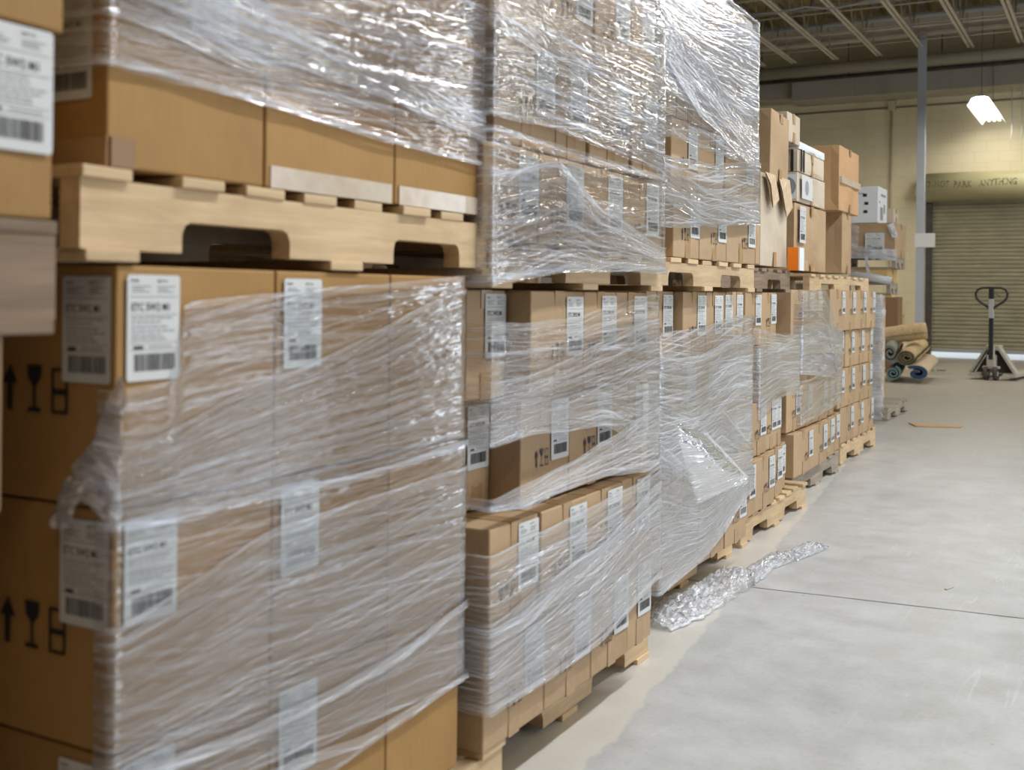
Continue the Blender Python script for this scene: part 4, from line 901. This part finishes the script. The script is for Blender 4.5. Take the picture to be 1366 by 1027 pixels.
RG = dict(tan=mottled('rug_backing_tan', (.42, .31, .16), (.55, .42, .24), 25, rough=.95), beige=mottled('rug_backing_beige', (.48, .38, .25), (.60, .50, .36), 25, rough=.95),
          blue=mottled('rug_pile_blue', (.03, .06, .14), (.06, .10, .20), 60, rough=1), teal=mottled('rug_pile_teal', (.12, .19, .20), (.20, .27, .27), 60, rough=1),
          green=mottled('rug_pile_grey_green', (.17, .18, .15), (.27, .28, .24), 60, rough=1), dark=mottled('rug_pile_brown', (.14, .11, .06), (.24, .20, .12), 60, rough=1))
def F(u, v, Y): return on_y(u, v, Y)
YR = 15.0
rug('rolled rug with bright blue pile lying lowest beside the column', F(1223, 498, YR), F(1238, 482, YR+1.3), .112, RG['beige'], RG['blue'], 1.5, 1.3, .5)
rug('rolled rug with teal end lying lowest left in the heap', F(1191, 498, YR), F(1198, 487, YR+1.2), .098, RG['teal'], RG['teal'], 1.1, 2.2)
rug('brown rolled rug on top of the blue one, its end facing out', F(1209, 477, YR+.1), F(1228, 460, YR+1.3), .112, RG['tan'], RG['dark'], 1.25, 3)
rug('grey green rug folded thick against the left of the heap', F(1187, 471, YR+.1), F(1193, 458, YR+.9), .14, RG['green'], RG['green'], .85, 2)
rug('beige rolled rug squeezed between the green and brown ones', F(1203, 470, YR+.9), F(1208, 462, YR+1.5), .07, RG['beige'], RG['beige'], .9, 2)
rug('long tan rolled rug lying across the top of the heap', F(1236, 442, YR+.75), F(1172, 450, YR+.6), .135, RG['tan'], RG['tan'], 1.0, 2.5)
bm = bmesh.new(); p = on_z(1248, 495)
for k in range(7):
    r = random.Random(k); box(bm, (-.012, -.03, 0), (.012, .03, .012), mat=Matrix.Translation((p.x+r.uniform(-.12, .12), p.y+r.uniform(-.1, .2), .001)) @ Matrix.Rotation(r.uniform(0, 3), 4, 'Z'))
o = bm_obj('wood_chips', bm, M['wood_dark']); setp(o, 'few small wood splinters on the floor beside the column base', 'wood chips', kind='stuff')
# ------------------------------------------------------------------ pallet jack
pj = empty('pallet_jack', (on_z(1322, 507).x, on_z(1322, 507).y, 0), (0, 0, math.radians(-9)))
setp(pj, 'grey hand pallet jack with black loop handle before the roll-up door', 'pallet jack')
M['jack_grey'] = mottled('jack_worn_grey', (.42, .40, .35), (.56, .53, .47), 12, rough=.5, bs=.1)
M['jack_black'] = flat('jack_black', (.025, .027, .035), .4)
M['rubber'] = flat('wheel_rubber', (.07, .055, .05), .6)
# local frame: -y towards the camera, forks run to +y
for s in (-1, 1):
    bm = bmesh.new(); box(bm, (s*.19-.08, .25, .075), (s*.19+.08, 1.42, .082), bev=.003)
    for t in (-1, 1): box(bm, (s*.19+t*.078-.004, .25, .035), (s*.19+t*.078+.004, 1.40, .080))
    bm_obj('fork', bm, M['jack_grey'], pj)
    bm = bmesh.new(); tube(bm, [(s*.19-.04, 1.22, .04), (s*.19+.04, 1.22, .04)], .039, 16); bm_obj('load_roller', bm, M['rubber'], pj)
    bm = bmesh.new(); tube(bm, [(s*.062-.024, 0, .095), (s*.062+.024, 0, .095)], .094, 24); w_ = bm_obj('steer_wheel', bm, M['rubber'], pj)
    bm = bmesh.new(); tube(bm, [(s*.062-.026, 0, .088), (s*.062+.026, 0, .088)], .035, 16); bm_obj('wheel_hub', bm, M['jack_grey'], w_)
bm = bmesh.new()    # A-shaped shell: two sloping plates and a crossbar
for s in (-1, 1):
    a = [(s*.045, .04, .46), (s*.080, .04, .46), (s*.31, .06, .09), (s*.27, .06, .09)]
    f1 = [bm.verts.new(v) for v in a]; f2 = [bm.verts.new((x, y+.16, z)) for x, y, z in a]
    bm.faces.new(f1); bm.faces.new(f2[::-1])
    for i in range(4): bm.faces.new((f1[i], f1[(i+1) % 4], f2[(i+1) % 4], f2[i]))
box(bm, (-.31, .03, .045), (-.13, .28, .085), bev=.006); box(bm, (.13, .03, .045), (.31, .28, .085), bev=.006); box(bm, (-.09, .05, .40), (.09, .24, .47), bev=.01)
bmesh.ops.recalc_face_normals(bm, faces=bm.faces[:]); bm_obj('chassis', bm, M['jack_grey'], pj)
bm = bmesh.new(); poly(bm, [(-.06, .20, .44), (.06, .20, .44), (.25, .20, .09), (-.25, .20, .09)]); poly(bm, [(-.06, .205, .44), (.06, .205, .44), (.25, .205, .09), (-.25, .205, .09)][::-1]); bm_obj('back_plate', bm, M['dark_steel'], pj)
bm = bmesh.new(); box(bm, (-.055, -.03, .16), (.055, .09, .34), bev=.01); tube(bm, [(0, .04, .10), (0, .04, .45)], .035, 14); box(bm, (-.11, -.03, .155), (.11, .05, .19), bev=.008); bm_obj('pump', bm, M['jack_grey'], pj)
bm = bmesh.new(); box(bm, (-.028, -.02, .28), (.028, .02, .86), bev=.006); bm_obj('handle_shaft', bm, M['jack_black'], pj, (0, -.02, 0))
bm = bmesh.new(); box(bm, (-.030, -.024, .84), (.030, .022, 1.10), bev=.004); bm_obj('handle_shaft', bm, flat('worn_silver', (.5, .5, .52), .4), pj, (0, -.02, 0))
bm = bmesh.new(); box(bm, (-.030, -.030, 1.10), (.030, .030, 1.24), bev=.008); bm_obj('handle_head', bm, M['jack_black'], pj, (0, -.02, 0))
lp = [(0, -.02, .95), (-.06, -.02, 1.0), (-.15, -.02, 1.06), (-.195, -.02, 1.11), (-.205, -.02, 1.17), (-.18, -.02, 1.225), (-.12, -.02, 1.25), (0, -.02, 1.255), (.12, -.02, 1.25), (.18, -.02, 1.225), (.205, -.02, 1.17), (.195, -.02, 1.11), (.15, -.02, 1.06), (.06, -.02, 1.0)]
bm = bmesh.new(); tube(bm, lp, .016, 10, closed=True); bm_obj('loop_handle', bm, M['jack_black'], pj)
bm = bmesh.new(); tube(bm, [(.02, -.04, 1.18), (.06, -.05, 1.17), (.12, -.05, 1.13)], .006, 6); bm_obj('release_lever', bm, M['dark_steel'], pj)
